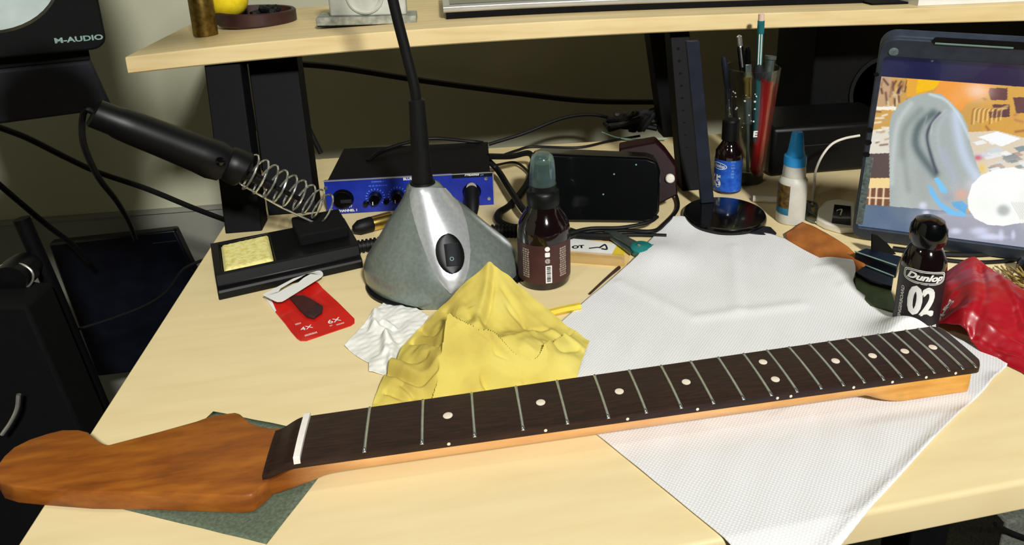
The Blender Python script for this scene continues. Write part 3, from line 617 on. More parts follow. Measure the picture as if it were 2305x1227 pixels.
# tab with its slot: quads strip around the hole
out_ = resample([G(u, v, 8) for u, v in tab + tab[:1]], 41)[:-1]; in_ = resample([G(u, v, 8) for u, v in [slot[0]] + slot[1:] + slot[:1]], 41)[:-1]
k0 = int(np.argmin(np.linalg.norm(in_ - out_[0], axis=1))); in_ = np.roll(in_, -k0, 0)
if np.linalg.norm(in_[10] - out_[10]) > np.linalg.norm(in_[-10] - out_[10]): in_ = np.roll(in_[::-1], 1, 0)
MB().grid(np.concatenate([out_, in_]), 2, 40, close_v=True).build('hanging_tab', M_paper, card, smooth=0, solid=.5)
ex = G(720, 746, 1.1) - G(700, 752, 1.1); ex /= np.linalg.norm(ex); ey = np.array([-ex[1], ex[0], 0])
for s_, u, v, sz in (('4X', 690, 738, 8), ('6X', 752, 722, 9), ('illilliliil', 700, 752, 4.2), ('lilliillil', 766, 729, 3.0), ('lillil', 671, 729, 3.6), ('ilil', 745, 733, 2.6)):
    text('print', s_, sz, flat(G(u, v, 1.05), ex, ey), M_print, card, bold=.05 * sz / 4)
g = coons([G(640, 682, 1), G(690, 722, 1)], [G(690, 722, 1), G(738, 690, 1)], [G(668, 652, 1), G(738, 690, 1)], [G(640, 682, 1), G(668, 652, 1)], 16, 16)
e_ = np.linspace(0, 1, 16); pr_ = (np.sin(pi * e_) ** .4)[:, None] * (np.sin(pi * e_) ** .4)[None]; g[..., 2] = 1 + 5 * pr_ + .5 * vnoise(g, 9, 2) * pr_
MB().grid(g.reshape(-1, 3), 16, 16).build('blister', mat('clear_red_blister', (220, 120, 110), .1, trans=.9, ior=1.15, alpha=.3), card, smooth=70)

# ================================================================ blue preamplifier
amp = thing('microphone_preamp', (50, 470, 0), 'black audio preamp box with a blue knob panel behind the lamp', 'preamp')
f0, f1 = G(738, 481, 1), G(1112, 458, 1); axx = f1 - f0; AW = np.linalg.norm(axx); axx /= AW; ayy = np.array([-axx[1], axx[0], 0])
def AB(p): return f0 + axx * p[0] + ayy * p[1] + np.array([0, 0, p[2]])
ht = PLN(1108, 386, f1, ayy)[2]; HT = ht - 1
MB().box(3, AW - 3, 2, 118, 0, HT - 1, AB).build('chassis', M_matte, amp, bevel=1)
MB().box(0, AW, -2, 2, -.5, HT, AB).build('front_panel', M_blue, amp, bevel=.6)
MB().box(-.6, AW + .6, -2.6, -1.6, HT - .8, HT + .4, AB).box(AW - .4, AW + .8, -2.6, -1.6, -.5, HT, AB).build('panel_edge', M_alu, amp, label='bright metal edge of the blue panel')
def PF(u, v): d = PLN(u, v, f0 - ayy * 2.1, ayy) - f0; return d @ axx, d[2]
def knob(u, v, r, h, name='knob'):
    x, zz = PF(u, v); global KN; KN = MB().lathe([(r * 1.1, 0), (r * 1.05, 1.5), (r, 2), (r * .88, h), (0, h)], AB((x, -2, zz)), 24, tuple(-ayy)).build(name, M_gloss, amp); return x, zz
x, zz = knob(772, 448, 11, 5, 'combo_jack'); MB().box(x - 2, x + 10, -9, -6, zz - 3, zz + 1, AB).build('jack_latch', M_dgrey, KN, bevel=.6)
ring_m = mat('pale_blue_print', (110, 150, 220), .5, var=[(100, 140, 210), (120, 160, 230)], scale=60)
for u, v in ((845, 442), (895, 438)):
    x, zz = knob(u, v + 2, 6.6, 9); mb = MB()
    for k in range(15):
        t = -pi * .25 + (pi * 1.5) * k / 14; c, s_ = math.cos(t), math.sin(t); q = [(9.2 * c - .35 * s_, 9.2 * s_ + .35 * c), (9.2 * c + .35 * s_, 9.2 * s_ - .35 * c), (11 * c + .35 * s_, 11 * s_ - .35 * c), (11 * c - .35 * s_, 11 * s_ + .35 * c)]
        mb.add([AB((x + a_, -2.2, zz + b_)) for a_, b_ in q], [(0, 1, 2, 3)])
    mb.build('knob_scale', ring_m, amp, smooth=0)
    MB().box(x - 2.6, x - 1.8, -11.4, -10.8, zz - 6, zz - 2, AB).build('knob_pointer', M_print, KN)
for u, v in ((824, 458), (870, 452), (925, 452)): knob(u, v, 3.2, 4, 'push_button')
x, zz = knob(1062, 432, 10, 4, 'output_jack')
plug = MB(); pa = AB((x, -4, zz + 2)); plug.lathe([(8, -3), (8.4, 0), (8.4, 18), (7, 26), (5, 34), (0, 35)], pa, 20, tuple(-ayy * .8 + np.array([0, 0, -.62]))); plug.build('audio_connector', M_rubber, None, label='black cable connector plugged into the right end of the blue panel', cat='connector')
MB().lathe([(0, 0), (6, 0), (6, 2), (0, 2)], AB((x, -4.6, zz + 7)), 20, tuple(-ayy)).build('jack_ring', M_alu, amp)
for u, v in ((733, 424), (745, 472), (1094, 402), (1101, 447)):
    x, zz = PF(u, v); MB().lathe([(2.1, 0), (2, .9), (0, 1)], AB((x, -2, zz)), 12, tuple(-ayy)).build('screw', M_nickel, amp)
def AT(u, v): x, zz = PF(u, v); p = AB((x, -2.25, zz)); return flat(p, axx, (0, 0, 1))
text('print', 'BLUE TUBE', 4.6, AT(930, 402), M_print, amp, bold=.15); text('print', 'CHANNEL 1', 4.2, AT(782, 474), M_print, amp, bold=.12); text('print', 'MIC/INST', 3.6, AT(778, 465), M_print, amp, bold=.1)
text('print', 'PreSonus', 4.4, AT(1062, 393), M_print, amp, bold=.12, shear=.2); text('print', 'DP', 3, AT(1085, 394), ring_m, amp); text('print', 'CHANNEL 1', 2.6, AT(850, 409), ring_m, amp)
text('print', '-40 -20 -10 -5 0 +3 +6', 2.3, AT(850, 418), ring_m, amp); 
x, zz = PF(1068, 393); MB().box(x - 26, x + 22, -2.2, -2.05, zz - 3.4, zz + 3.6, AB).build('logo_plate', M_navy, amp)
MB().tube([AB((40, 60, HT)), AB((60, 90, HT + 5)), AB((110, 115, HT + 8)), AB((165, 110, HT + 3)), AB((180, 118, HT - 2))], 2.4, 8).build('cable', M_rubber, label='black cable lying over the top of the preamp', cat='cable')

# audio plug on desk
pl0, pl1 = G(808, 512, 9), G(880, 492, 9); d_ = (pl1 - pl0) / np.linalg.norm(pl1 - pl0); Lp = np.linalg.norm(pl1 - pl0)
jack = thing('audio_plug', pl0 * [1, 1, 0], 'gold and black audio plug lying just right of the iron stand', 'plug')
MB().lathe([(4, -6), (8, 0), (8.5, Lp * .36), (8, Lp * .4)], pl0, 24, tuple(d_)).build('plug_boot', M_rubber, jack)
MB().lathe([(7.8, Lp * .38), (8.2, Lp * .42), (8.2, Lp), (7.2, Lp), (7.2, Lp * .8), (0, Lp * .8)], pl0, 24, tuple(d_)).build('plug_shell', M_gold, jack)
p0, p1 = G(690, 558, 7), G(880, 552, 7)
def ribbed(name, a, b, r, label):
    a, b = np.array(a), np.array(b); L0 = np.linalg.norm(b - a); prof = [(0, 0)]; k = 0
    while k < L0: prof += [(r, k), (r, k + 2), (r * .78, k + 2.4), (r * .78, k + 3.6)]; k += 4
    return MB().lathe(prof + [(0, L0)], a, 16, tuple((b - a) / L0)).build(name, M_rubber, label=label, cat='cable')
ribbed('cable_boot', G(806, 556, 7), G(872, 545, 7), 7, 'black ribbed cable boot between iron stand and lamp base')
ribbed('cable_boot', G(1106, 520, 7), G(1180, 520, 7), 7, 'black ribbed cable boot between lamp base and spray bottle')

# ================================================================ spray bottle
def facing(c): return math.atan2(CC[1] - c[1], CC[0] - c[0])
c = G(1226, 628, 0); c = np.array([c[0], c[1] - 0, 0]); bt = thing('spray_bottle', c, 'dark amber spray bottle with clear cap and brown label, right of the lamp', 'bottle')
R0 = 25; MB().lathe([(0, 0), (21, 0), (24, 1.5), (R0, 5), (R0, 50), (24.7, 56), (23.2, 62), (20, 68), (16.6, 73), (15, 78), (14.6, 82), (0, 82)], c, 48).build('bottle_body', M_amber, bt)
MB().lathe([(14.6, 78), (15.4, 80), (15.4, 91), (14, 93), (12.8, 94), (12.8, 99), (0, 99)], c, 36).build('collar', M_black, bt)
MB().lathe([(4, 99), (5.5, 102), (5, 112), (6.5, 114), (6, 119), (0, 120)], c, 20).build('spray_nozzle', M_gloss, bt)
MB().lathe([(12.4, 94), (12, 108), (11.2, 121), (9.8, 126), (7, 128.5), (0, 129.3)], c, 36).build('clear_cap', M_tealclear, bt, label='clear teal-tinted cap')
fa = facing(c); LW = cylpatch(c, R0 + .15, fa - 1.75, fa + 1.75, 8, 47).build('label_wrap', M_blabel, bt); 
def par(a0, z0, n, w, sz, name='print'):
    wd = 'lilil illi lill iill lli illil lilli'.split()      # small print too blurred to read: short strokes only
    r_ = random.Random(int(a0 * 10) + n); s_ = '\n'.join(' '.join(r_.choice(wd) for _ in range(w)) for _ in range(n))
    return text(name, s_, sz, cyl(c, R0 + .3, a0, z0), M_dot, LW)
par(fa - .74, 28, 13, 3, 2.3); par(fa + .76, 28, 13, 3, 2.3)
for k, zz in enumerate((44, 38.2)):
    MB().add([cyl(c, R0 + .3, fa + .12, zz)(2.4 * math.cos(t * pi / 8), 2.4 * math.sin(t * pi / 8)) if k == 0 else cyl(c, R0 + .3, fa + .12, zz)(2.3 * np.sign(math.cos(t * pi / 8)) * abs(math.cos(t * pi / 8)) ** .3, 2.3 * np.sign(math.sin(t * pi / 8)) * abs(math.sin(t * pi / 8)) ** .3) for t in range(16)], [tuple(range(16))]).build('icon', M_print, LW, smooth=0)
text('icon', '@', 5, cyl(c, R0 + .3, fa + .12, 32), M_print, LW)
mb = MB(); t_ = cyl(c, R0 + .3, fa + .16, 20)
mb.add([t_(x, y) for x, y in ((-3, -11), (3, -11), (3, 7), (-3, 7))], [(0, 1, 2, 3)]); mb.build('barcode_panel', M_print, LW, smooth=0)
mb = MB(); t_ = cyl(c, R0 + .45, fa + .16, 20); y = -9.5
while y < 5.5: h_ = random.choice((.3, .5, .9)); mb.add([t_(x, q) for x, q in ((-1.9, y), (1.9, y), (1.9, y + h_), (-1.9, y + h_))], [(0, 1, 2, 3)]); y += h_ + random.choice((.3, .6))
mb.build('barcode', M_matte, LW, smooth=0)

# ================================================================ black box behind the spray bottle, cables
blk = thing('black_pedal_box', G(1370, 500), 'glossy black box leaning on a dark red case behind the spray bottle', 'box')
q0, q1 = G(1262, 500, 2), G(1482, 502, 2); ax2 = q1 - q0; L2 = np.linalg.norm(ax2); ax2 /= L2; n2 = np.array([ax2[1], -ax2[0], 0])
tl = PLN(1205, 345, q0, n2 * .94 + np.array([0, 0, .34])); up = np.array([0, 0, .94]) - n2 * .34
def BB(p): return q0 + ax2 * p[0] + up * p[1] - n2 * p[2] + 0
hh = min((tl - q0) @ up, 90)
rr = [(-34, 8), (-38, 20), (-38, hh * .8), (-34, hh - 4), (-24, hh), (L2 - 14, hh - 4), (L2 - 2, hh - 8), (L2 + 2, hh - 20), (L2 + 1, 12), (L2 - 5, 2), (L2 - 16, 0), (-22, 0)]
MB().add([BB((x, y, 0)) for x, y in rr] + [BB((x, y, 22)) for x, y in rr], [tuple(range(12)), tuple(range(12, 24))[::-1]] + [(i, (i + 1) % 12, 12 + (i + 1) % 12, 12 + i) for i in range(12)]).build('box_body', M_gloss, blk, bevel=3, bseg=3)
for x, y in ((60, 55), (48, 32), (85, 66)): MB().lathe([(1, 0), (1, .6), (0, .6)], BB((x, y, -.2)), 8, tuple(n2)).build('indicator', M_logo, blk)
rc = thing('dark_red_case', G(1480, 470), 'dark red plastic case with a white button, behind the black box', 'case')
rr = [(66, 3), (66, hh - 2), (L2 - 2, hh + 6), (L2 + 10, hh - 6), (L2 + 22, hh - 22), (L2 + 24, 22), (L2 + 4, 12)]
MB().add([BB((x, y, 25)) for x, y in rr] + [BB((x, y, 50)) for x, y in rr], [tuple(range(7)), tuple(range(7, 14))[::-1]] + [(i, (i + 1) % 7, 7 + (i + 1) % 7, 7 + i) for i in range(7)]).build('case_body', M_dred, rc, bevel=2)
pb = PLN(1508, 401, BB((0, 0, 24)), n2 * .94 + np.array([0, 0, .34])); MB().lathe([(5.6, 0), (5.4, 3), (4, 4.5), (0, 5)], pb, 20, tuple(n2)).build('button', M_white, rc, label='white round button')
K = lambda *p: [G(*q) for q in p]
cable('power_cable', K((1098, 352, 40), (1150, 352, 30), (1190, 345, 26), (1200, 365, 12), (1188, 410, 5), (1150, 460, 4.2), (1122, 480, 5), (1125, 500, 5), (1160, 512, 5), (1195, 505, 5)), 4.0, 'thick black cable looping between the preamp and the spray bottle')
cable('power_cable', K((1098, 360, 30), (1122, 385, 16), (1150, 430, 14), (1185, 480, 14), (1232, 516, 6), (1300, 530, 5), (1400, 534, 5)), 4.0, 'thick black cable crossing the loop behind the spray bottle')
cable('thin_cable', K((1115, 372, 20), (1160, 366, 8), (1190, 388, 5), (1200, 410, 5)), 1.8, 'thin black cable inside the loop beside the preamp')
cable('thin_cable', K((1280, 535, 5), (1330, 520, 8), (1400, 518, 8), (1470, 520, 8), (1500, 500, 6), (1525, 470, 4), (1522, 440, 6), (1505, 420, 15)), 2.2, 'black lead curling around the right end of the black box')
cable('thin_cable', K((1280, 515, 7), (1340, 532, 4), (1420, 528, 4), (1500, 530, 3)), 2.0, 'black lead lying in front of the black box')
cable('thin_cable', K((1282, 524, 12), (1330, 514, 12), (1400, 512, 12), (1460, 500, 14), (1480, 488, 14)), 2.0, 'black lead along the foot of the black box')
cable('hanging_cable', [AY(u, v, 840) for u, v in ((640, 142), (760, 152), (940, 180), (1150, 208), (1320, 227), (1480, 230))], 5.2, 'long black cable hanging along the wall under the shelf')
cable('thin_cable', [AY(u, v, 760 - (1300 - abs(u - 1300)) * 0) for u, v in ((1100, 325), (1180, 300), (1260, 268), (1320, 258), (1370, 265), (1430, 290))], 3, 'thin dark cable arching over the back of the desk')
cable('thin_cable', [G(u, v, 3) for u, v in ((1130, 350), (1165, 338), (1200, 330), (1300, 332), (1370, 318), (1440, 306))], 2, 'thin dark cable along the back edge of the desk')
cable('thin_cable', [G(u, v, 3 + k) for k, (u, v) in enumerate(((1355, 298), (1390, 310), (1430, 314), (1500, 312)))], 1.3, 'pale grey wire behind the dark red case', M_logo)
cl = MB(); r_ = random.Random(3)
for k in range(7):
    cc_ = G(1430, 292, 8); cl.tube([cc_ + np.array([r_.uniform(-44, 44), r_.uniform(-10, 25), r_.uniform(-2, 26)]) for _ in range(6)], 4.5, 7, n=5)
cl.build('cable_bundle', M_rubber, label='tangled bundle of black cable beneath the shelf left of its right leg', cat='cable', kind='stuff')
cable('hanging_cable', [AY(u, v, 600) for u, v in ((682, 262), (700, 300), (722, 345))], 3.5, 'short black cable end beside the left shelf leg')

# packet, scissors, sticks
pk = thing('yellow_packet', G(1340, 560), 'yellow and white card packet in clear blister, between spray bottle and towel', 'packet')
a_, b_, c_, d__ = G(1262, 590, 1), G(1408, 603, 1), G(1428, 552, 1), G(1278, 532, 1)
MB().prism([tuple(p[:2]) for p in (a_, b_, c_, d__)], .2, 1.4).build('card', M_pack, pk)
pw = [G(u, v, 2)[:2] for u, v in ((1270, 564), (1376, 574), (1390, 549), (1280, 534))]; MB().prism([tuple(p) for p in pw], 1.4, 1.7).build('white_panel', M_paper, pk)
py_ = [G(u, v, 2)[:2] for u, v in ((1376, 574), (1402, 576), (1416, 553), (1390, 549))]; MB().prism([tuple(p) for p in py_], 1.4, 1.75).build('yellow_panel', M_ychef, pk)
text('print', 'OT', 9, flat(G(1301, 556, 1.9), (1, -.05, 0), (.1, 1, 0)), M_matte, pk, bold=.5)
MB().tube([G(1326, 559, 2.2), G(1345, 557, 2.2), G(1352, 558, 2.2)], .6, 5).tube([G(1350, 557, 2.2), G(1362, 551, 2.2), G(1366, 561, 2.2), G(1354, 560, 2.2)], .9, 5).build('printed_picture', M_dgrey, pk)
V_ = [G(u, v, 1.6) for u, v in ((1266, 574), (1405, 584), (1406, 600), (1262, 590))]; V2 = [p + np.array([0, 0, 6.]) for p in V_]
MB().add(V_ + V2, [(4, 5, 6, 7), (0, 1, 5, 4), (1, 2, 6, 5), (2, 3, 7, 6), (3, 0, 4, 7)]).build('blister', M_blister, pk, bevel=1.5)
sc = thing('scissors', G(1400, 545), 'scissors with steel blades and teal handle, half under the towel', 'scissors')
MB().prism([tuple(G(u, v, 8)[:2]) for u, v in ((1352, 515), (1372, 514), (1440, 548), (1432, 562), (1420, 556))], 6.5, 9).build('blade', M_steel, sc, bevel=.4)
MB().prism([tuple(G(u, v, 6)[:2]) for u, v in ((1356, 522), (1366, 520), (1425, 560), (1420, 570))], 3.5, 6).build('blade', M_steel, sc, bevel=.4)
hc = G(1445, 556, 8); mb = MB().lathe([(0, 0), (11, 0), (12, 2), (12, 6.5), (10, 8), (0, 8.4)], (hc[0], hc[1], 1.5), 24, sx=1.0, sy=1.15); mb.tube([hc + [8, 0, 0], hc + [17, 1, -3], hc + [24, -6, -5], hc + [22, -15, -5.5], hc + [12, -16, -5], hc + [5, -8, -3]], 2.4, 10); mb.build('handle', M_teal, sc)
MB().lathe([(2.6, 9.6), (2.2, 10.8), (0, 11.2)], (hc[0] - 3, hc[1] + 1, 0), 14).build('rivet', M_nickel, sc)
MB().tube([G(1394, 602, 3), G(1366, 626, 3), G(1328, 661, 2.5)], [1.8, 1.3, 1.0], 7).build('dark_stick', M_brown, label='thin dark brown stick at the upper left edge of the towel', cat='stick')
MB().tube([G(1225, 708, 4), G(1266, 698, 4), G(1306, 690, 3.6)], 3.4, 6, smooth=False).build('yellow_pencil', M_ychef, label='yellow pencil between the yellow cloth and the towel', cat='pencil')

# ================================================================ round-based upright stand
cb_ = (G(1535, 474, 8) + G(1728, 482, 8)) / 2; rb = np.linalg.norm(G(1535, 474, 8) - G(1728, 482, 8)) / 2 - 1
rs = thing('round_base_stand', (cb_[0], cb_[1], 0), 'black stand with glossy round base and flat upright bar, behind the towel', 'stand')
MB().lathe([(0, 0), (rb - 1, 0), (rb, 1), (rb, 5), (rb - 1.4, 7.5), (rb - 4, 8.2), (0, 8.2)], (cb_[0], cb_[1], 0), 64).build('round_base', M_gloss, rs)
p0 = G(1590, 462, 8.2); yb = p0[1] + 6
a, b = AY(1545, 92, yb), AY(1575, 92, yb); c_, d__ = AY(1578, 460, yb), AY(1608, 460, yb)
V = [(c_[0], yb, 8), (d__[0], yb, 8), (b[0], yb, b[2]), (a[0], yb, a[2])]; V += [(x, y + 5, z) for x, y, z in V]
MB().add(V, [(0, 1, 2, 3), (7, 6, 5, 4), (0, 4, 5, 1), (1, 5, 6, 2), (2, 6, 7, 3), (3, 7, 4, 0)]).build('upright_bar', M_bluegrey, rs, bevel=1)
MB().prism([tuple(G(u, v, 2)[:2]) for u, v in ((1600, 500), (1690, 505), (1735, 512), (1748, 525), (1742, 534), (1600, 512))], .3, 3).build('grey_plate', M_dgrey, label='thin dark grey plate peeking out from under the towel by the round base', cat='plate', bevel=1)

# blue-labelled bottle
c = G(1636, 428, 0); c[2] = 0; bb = thing('blue_label_bottle', c, 'small dark bottle with a blue label, standing in front of the glass', 'bottle')
r0 = 17.5; MB().lathe([(0, 0), (15, 0), (r0, 2), (r0, 48), (16.6, 54), (12, 61), (9, 66), (9, 70), (0, 70)], c, 36).build('bottle_body', M_amber, bb)
MB().lathe([(10.5, 68), (10.5, 92), (9, 94), (0, 94)], c, 28).build('cap', M_black, bb)
fa = facing(c); LW = cylpatch(c, r0 + .15, fa - 1.6, fa + 1.6, 4, 45).build('label_wrap', M_lblue, bb)
text('print', '65', 22, cyl(c, r0 + .3, fa - .95, 16), M_print, LW, bold=.8, xs=.8)
mb = MB(); t_ = cyl(c, r0 + .3, fa - .75, 37)
ring_o = [(12 * math.cos(t), 4.6 * math.sin(t)) for t in np.linspace(0, 2 * pi, 29)[:-1]]; ring_i = [(11 * math.cos(t), 3.7 * math.sin(t)) for t in np.linspace(0, 2 * pi, 29)[:-1]]
mb.grid([t_(*p) for p in ring_o + ring_i], 2, 28, close_v=True).build('logo_ring', M_print, LW, smooth=0)
text('print', 'Dunlop', 6, cyl(c, r0 + .3, fa - .75, 37), M_print, LW, bold=.15, shear=.3)
par2 = 'lillili\nillil\nlilill\nilli\nllili\nlill'; text('print', par2, 4, cyl(c, r0 + .3, fa + .35, 34), mat('pale_blue_text', (120, 170, 230), .5, var=[(110, 160, 220), (130, 180, 240)]), LW)

# ================================================================ pint glass with pens
c = G(1676, 404, 0); c[2] = 0; gl = thing('pint_glass', c, 'tall drinking glass holding pens and pencils, under the shelf', 'glass')
rimz = AY(1690, 150, c[1])[2]; H = min(rimz, 152)
MB().lathe([(0, 0), (22, 0), (23.5, 2), (36, H), (34.8, H + .6), (33.8, H), (22, 10), (0, 9)], c, 48).build('glass_wall', M_glass, gl)
MB().lathe([(0, .4), (23.2, .4), (24, 8.5), (0, 8.5)], c, 40).build('glass_foot', mat('thick_dark_glass', (70, 74, 60), .1, var=[(60, 64, 50), (84, 88, 70)], scale=90), gl)
ga = facing(c)
def gcyl(a, z0): return lambda x, y: (c[0] + (24 + 12 * (z0 + y) / H + .3) * math.cos(a + x / 30), c[1] + (24 + 12 * (z0 + y) / H + .3) * math.sin(a + x / 30), z0 + y)
text('print', 'E', 11, gcyl(ga + .32, 72), M_print, gl, bold=.5)
mb = MB(); r_ = random.Random(5)
for k in range(26):
    t_ = gcyl(ga + r_.uniform(-.9, .25), r_.uniform(80, 128)); s_ = r_.uniform(.4, 1.5); mb.add([t_(s_ * math.cos(a), s_ * math.sin(a)) for a in np.linspace(0, 2 * pi, 7)[:-1]], [tuple(range(6))])
mb.build('etched_specks', M_pstripe, gl, smooth=0)
yg = c[1]
def stick(u0, v0, u1, v1, r, y0=0, y1=0): 
    a = AY(u0, v0, yg + y0); b = AY(u1, v1, yg + y1); return a, b, (b - a) / np.linalg.norm(b - a), np.linalg.norm(b - a)
a, b, d_, L_ = stick(1700, 330, 1714, 32, 4, 0, -6); pc = thing('pencil', a, 'teal and white striped pencil with pink eraser, tallest in the glass', 'pencil')
MB().lathe([(0, 0), (3.6, 8), (3.6, L_ * .89)], a, 6, tuple(d_)).build('barrel', M_pencil, pc, smooth=0); MB().lathe([(3.9, L_ * .86), (4.4, L_ * .87), (4.4, L_ * .955), (0, L_ * .955)], a, 16, tuple(d_)).build('ferrule', M_pencil, pc); MB().lathe([(3.8, L_ * .95), (3.8, L_), (0, L_ * 1.005)], a, 16, tuple(d_)).build('eraser', M_eraser, pc)
X_, Y_, A_ = frame(d_); nf = np.array([-.35, -.93, 0]); sd = np.cross(A_, nf); sd /= np.linalg.norm(sd); PB = [o for o in pc.children if o.name.startswith('barrel')][0]
for o_ in (-1.4, 1.5): MB().box(-.7, .7, 0, .3, L_ * .62, L_ * .86, lambda p: a + sd * (p[0] + o_) + nf * (3.5 + p[1]) + d_ * p[2]).build('stripe', M_pstripe, PB)
MB().lathe([(3.8, L_ * .52), (6.5, L_ * .55), (6.8, L_ * .60), (4, L_ * .64)], a, 16, tuple(d_)).build('grip', M_dgrey, pc)
a, b, d_, L_ = stick(1690, 330, 1664, 82, 4, 6, 6); pn_ = thing('pen', a, 'black pen with silver clip leaning left in the glass', 'pen')
MB().lathe([(1, 0), (4, 8), (4.2, L_ * .9), (3.2, L_ * .92), (3.2, L_), (0, L_ * 1.01)], a, 18, tuple(d_)).build('barrel', M_gloss, pn_); MB().lathe([(3.3, L_ * .915), (3.4, L_), (0, L_ * 1.015)], a, 18, tuple(d_)).build('button', M_chrome, pn_)
MB().tube([a + d_ * L_ * .93 + nf * 4, a + d_ * L_ * .9 + nf * 6.5, a + d_ * L_ * .74 + nf * 5.5], 1.2, 6).build('clip', M_chrome, pn_)
a, b, d_, L_ = stick(1690, 320, 1682, 105, 4, 12, 12); MB().lathe([(1, 0), (3.6, 8), (3.8, L_ * .96), (2.2, L_), (0, L_)], a, 16, tuple(d_)).build('pen', M_gloss, label='dark pen with hooked clip in the middle of the glass', cat='pen')
a, b, d_, L_ = stick(1700, 390, 1735, 126, 6, -2, 4); rp = thing('red_marker', a, 'red marker with silver top leaning right in the glass', 'marker')
MB().lathe([(4, 0), (7.5, 5), (8, L_ * .8)], a, 20, tuple(d_)).build('barrel', M_redpen, rp); MB().lathe([(6.5, L_ * .8), (6, L_ * .97), (7.6, L_ * .975), (7.6, L_), (0, L_)], a, 20, tuple(d_)).build('cap', M_steel, rp)
a, b, d_, L_ = stick(1683, 385, 1683, 172, 6, -14, -8); bp_ = thing('brass_tool', a, 'brass-topped tool standing upright inside the glass', 'tool')
MB().lathe([(2, 0), (2.6, L_ * .5), (5, L_ * .52), (5, L_ * .78), (0, L_ * .8)], a, 16, tuple(d_)).build('shaft', M_steel, bp_); MB().lathe([(5.2, L_ * .78), (5.2, L_ * .96), (6.4, L_ * .97), (6.4, L_), (0, L_)], a, 18, tuple(d_)).build('brass_top', M_gold, bp_)
a, b, d_, L_ = stick(1660, 380, 1629, 128, 4, 4, 8); MB().lathe([(2, 0), (4, 4), (4, L_ * .95), (3, L_), (0, L_)], a, 14, tuple(d_)).build('marker', M_bluegrey, label='grey-tipped marker leaning on the left rim of the glass', cat='marker')
a, b, d_, L_ = stick(1684, 260, 1684, 145, 4, -2, 0); MB().box(-4, 4, -2, 2, 0, L_, lambda p: a + np.array([p[0], p[1], 0]) + d_ * p[2]).build('flat_file', M_steel, label='flat grey metal file standing in the middle of the glass', cat='file', bevel=.5)

# ================================================================ glue bottle
c = G(1778, 496, 0); c[2] = 0; gb = thing('glue_bottle', c, 'translucent white glue bottle with a tall bright blue cap', 'bottle')
tz_ = AY(1800, 297, c[1])[2]; k = tz_ / 112.
MB().lathe([(0, 0), (15, 0), (16.5, 1.5 * k), (16.5, 50 * k), (15.8, 54 * k), (12.8, 58 * k), (13.2, 60 * k), (12.2, 74 * k), (0, 74 * k)], c, 36).build('bottle_body', M_milky, gb)
MB().lathe([(12.6, 72 * k), (12.8, 74 * k), (12.6, 83 * k), (10.5, 84.5 * k), (9, 90 * k), (6.4, 111 * k), (5.4, 112.5 * k), (0, 112.5 * k)], c, 30).build('cap', M_sky, gb)
fa = facing(c); cylpatch(c, 16.7, fa - 1.45, fa - .15, 21 * k, 50 * k).build('label_wrap', M_lbrown, gb); cylpatch(c, 16.75, fa - 1.45, fa - .15, 13 * k, 21 * k).build('label_band', M_lteal, gb)
MB().tube([G(1695, 447, 4), G(1756, 450, 4)], 4, 10, smooth=False).build('white_tube', M_white, label='short white plastic tube lying left of the glue bottle', cat='tube')

# white device with black window, metal chain
wd = thing('white_connector', G(1880, 490), 'white plastic connector with black window beside the tablet', 'connector')
MB().prism([tuple(G(u, v, 8)[:2]) for u, v in ((1838, 492), (1842, 470), (1858, 453), (1885, 449), (1925, 456), (1925, 512), (1890, 512), (1858, 503))], 0, 9).build('shell', M_white, wd, bevel=2)
MB().prism([tuple(G(u, v, 10)[:2]) for u, v in ((1872, 500), (1878, 460), (1915, 464), (1915, 506))], 9, 10).build('window', M_gloss, wd)
MB().tube([G(u, v, 11) for u, v in ((1884, 474), (1895, 472), (1892, 484))], .8, 6).build('window_mark', M_print, [o for o in wd.children if o.name.startswith('window')][0])
mc = MB()
for pts in (((1812, 452), (1838, 460), (1832, 480), (1816, 474), (1812, 452)), ((1815, 472), (1840, 490), (1836, 500), (1815, 490), (1818, 476)), ((1818, 455), (1826, 478), (1842, 484))): mc.tube([G(u, v, 3) for u, v in pts], 1.5, 7)
mc.build('metal_chain', M_steel, label='small tangled metal link chain left of the white connector', cat='chain')
cable('white_wire', [G(1828, 462, 2), G(1830, 440, 2), G(1833, 415, 8), *[AY(u, v, 380) for u, v in ((1836, 385), (1850, 352), (1872, 325), (1900, 312), (1935, 305))]], 1.6, 'thin white wire rising behind the glue bottle to the tablet', M_white)

# ================================================================ tablet
BL = G(1917, 532, 3); dR = G(2305, 584, 3) - BL; dR[2] = 0; dR /= np.linalg.norm(dR)
r_ = ray(1985, 84); t = ((BL - CC) @ dR) / (r_ @ dR); TL = CC + r_ * t; uP = TL - BL; TH = np.linalg.norm(uP); uP /= TH; nF = np.cross(dR, uP); nF = nF if nF @ (CC - BL) > 0 else -nF
TW = TH * 1.38
def TB(p): return BL + dR * p[0] + uP * p[1] + nF * p[2]
tab_ = thing('tablet', BL + dR * TW / 2, 'tablet in a slate rubber case playing a video of a man at a workbench', 'tablet')
def rrect(x0, x1, y0, y1, r, n=6):
    out = []
    for cx, cy, a0 in ((x1 - r, y0 + r, -pi / 2), (x1 - r, y1 - r, 0), (x0 + r, y1 - r, pi / 2), (x0 + r, y0 + r, pi)):
        for k in range(n + 1): a = a0 + pi / 2 * k / n; out.append((cx + r * math.cos(a), cy + r * math.sin(a)))
    return out
MB().prism(rrect(0, TW, 0, TH, 14), -14, -2, lambda p: TB(p)).build('case_back', M_tabcase, tab_, bevel=2)
def TPX(u, v): d = PLN(u, v, BL, nF) - BL; return d @ dR, d @ uP
s0x, s0y = TPX(1936, 512); s1x, s1y = TPX(1982, 124); sx_ = (s0x + s1x) / 2
O = rrect(0, TW, 0, TH, 14, 6); I = rrect(sx_, TW - sx_, s0y, s1y, 4, 6); n = len(O)
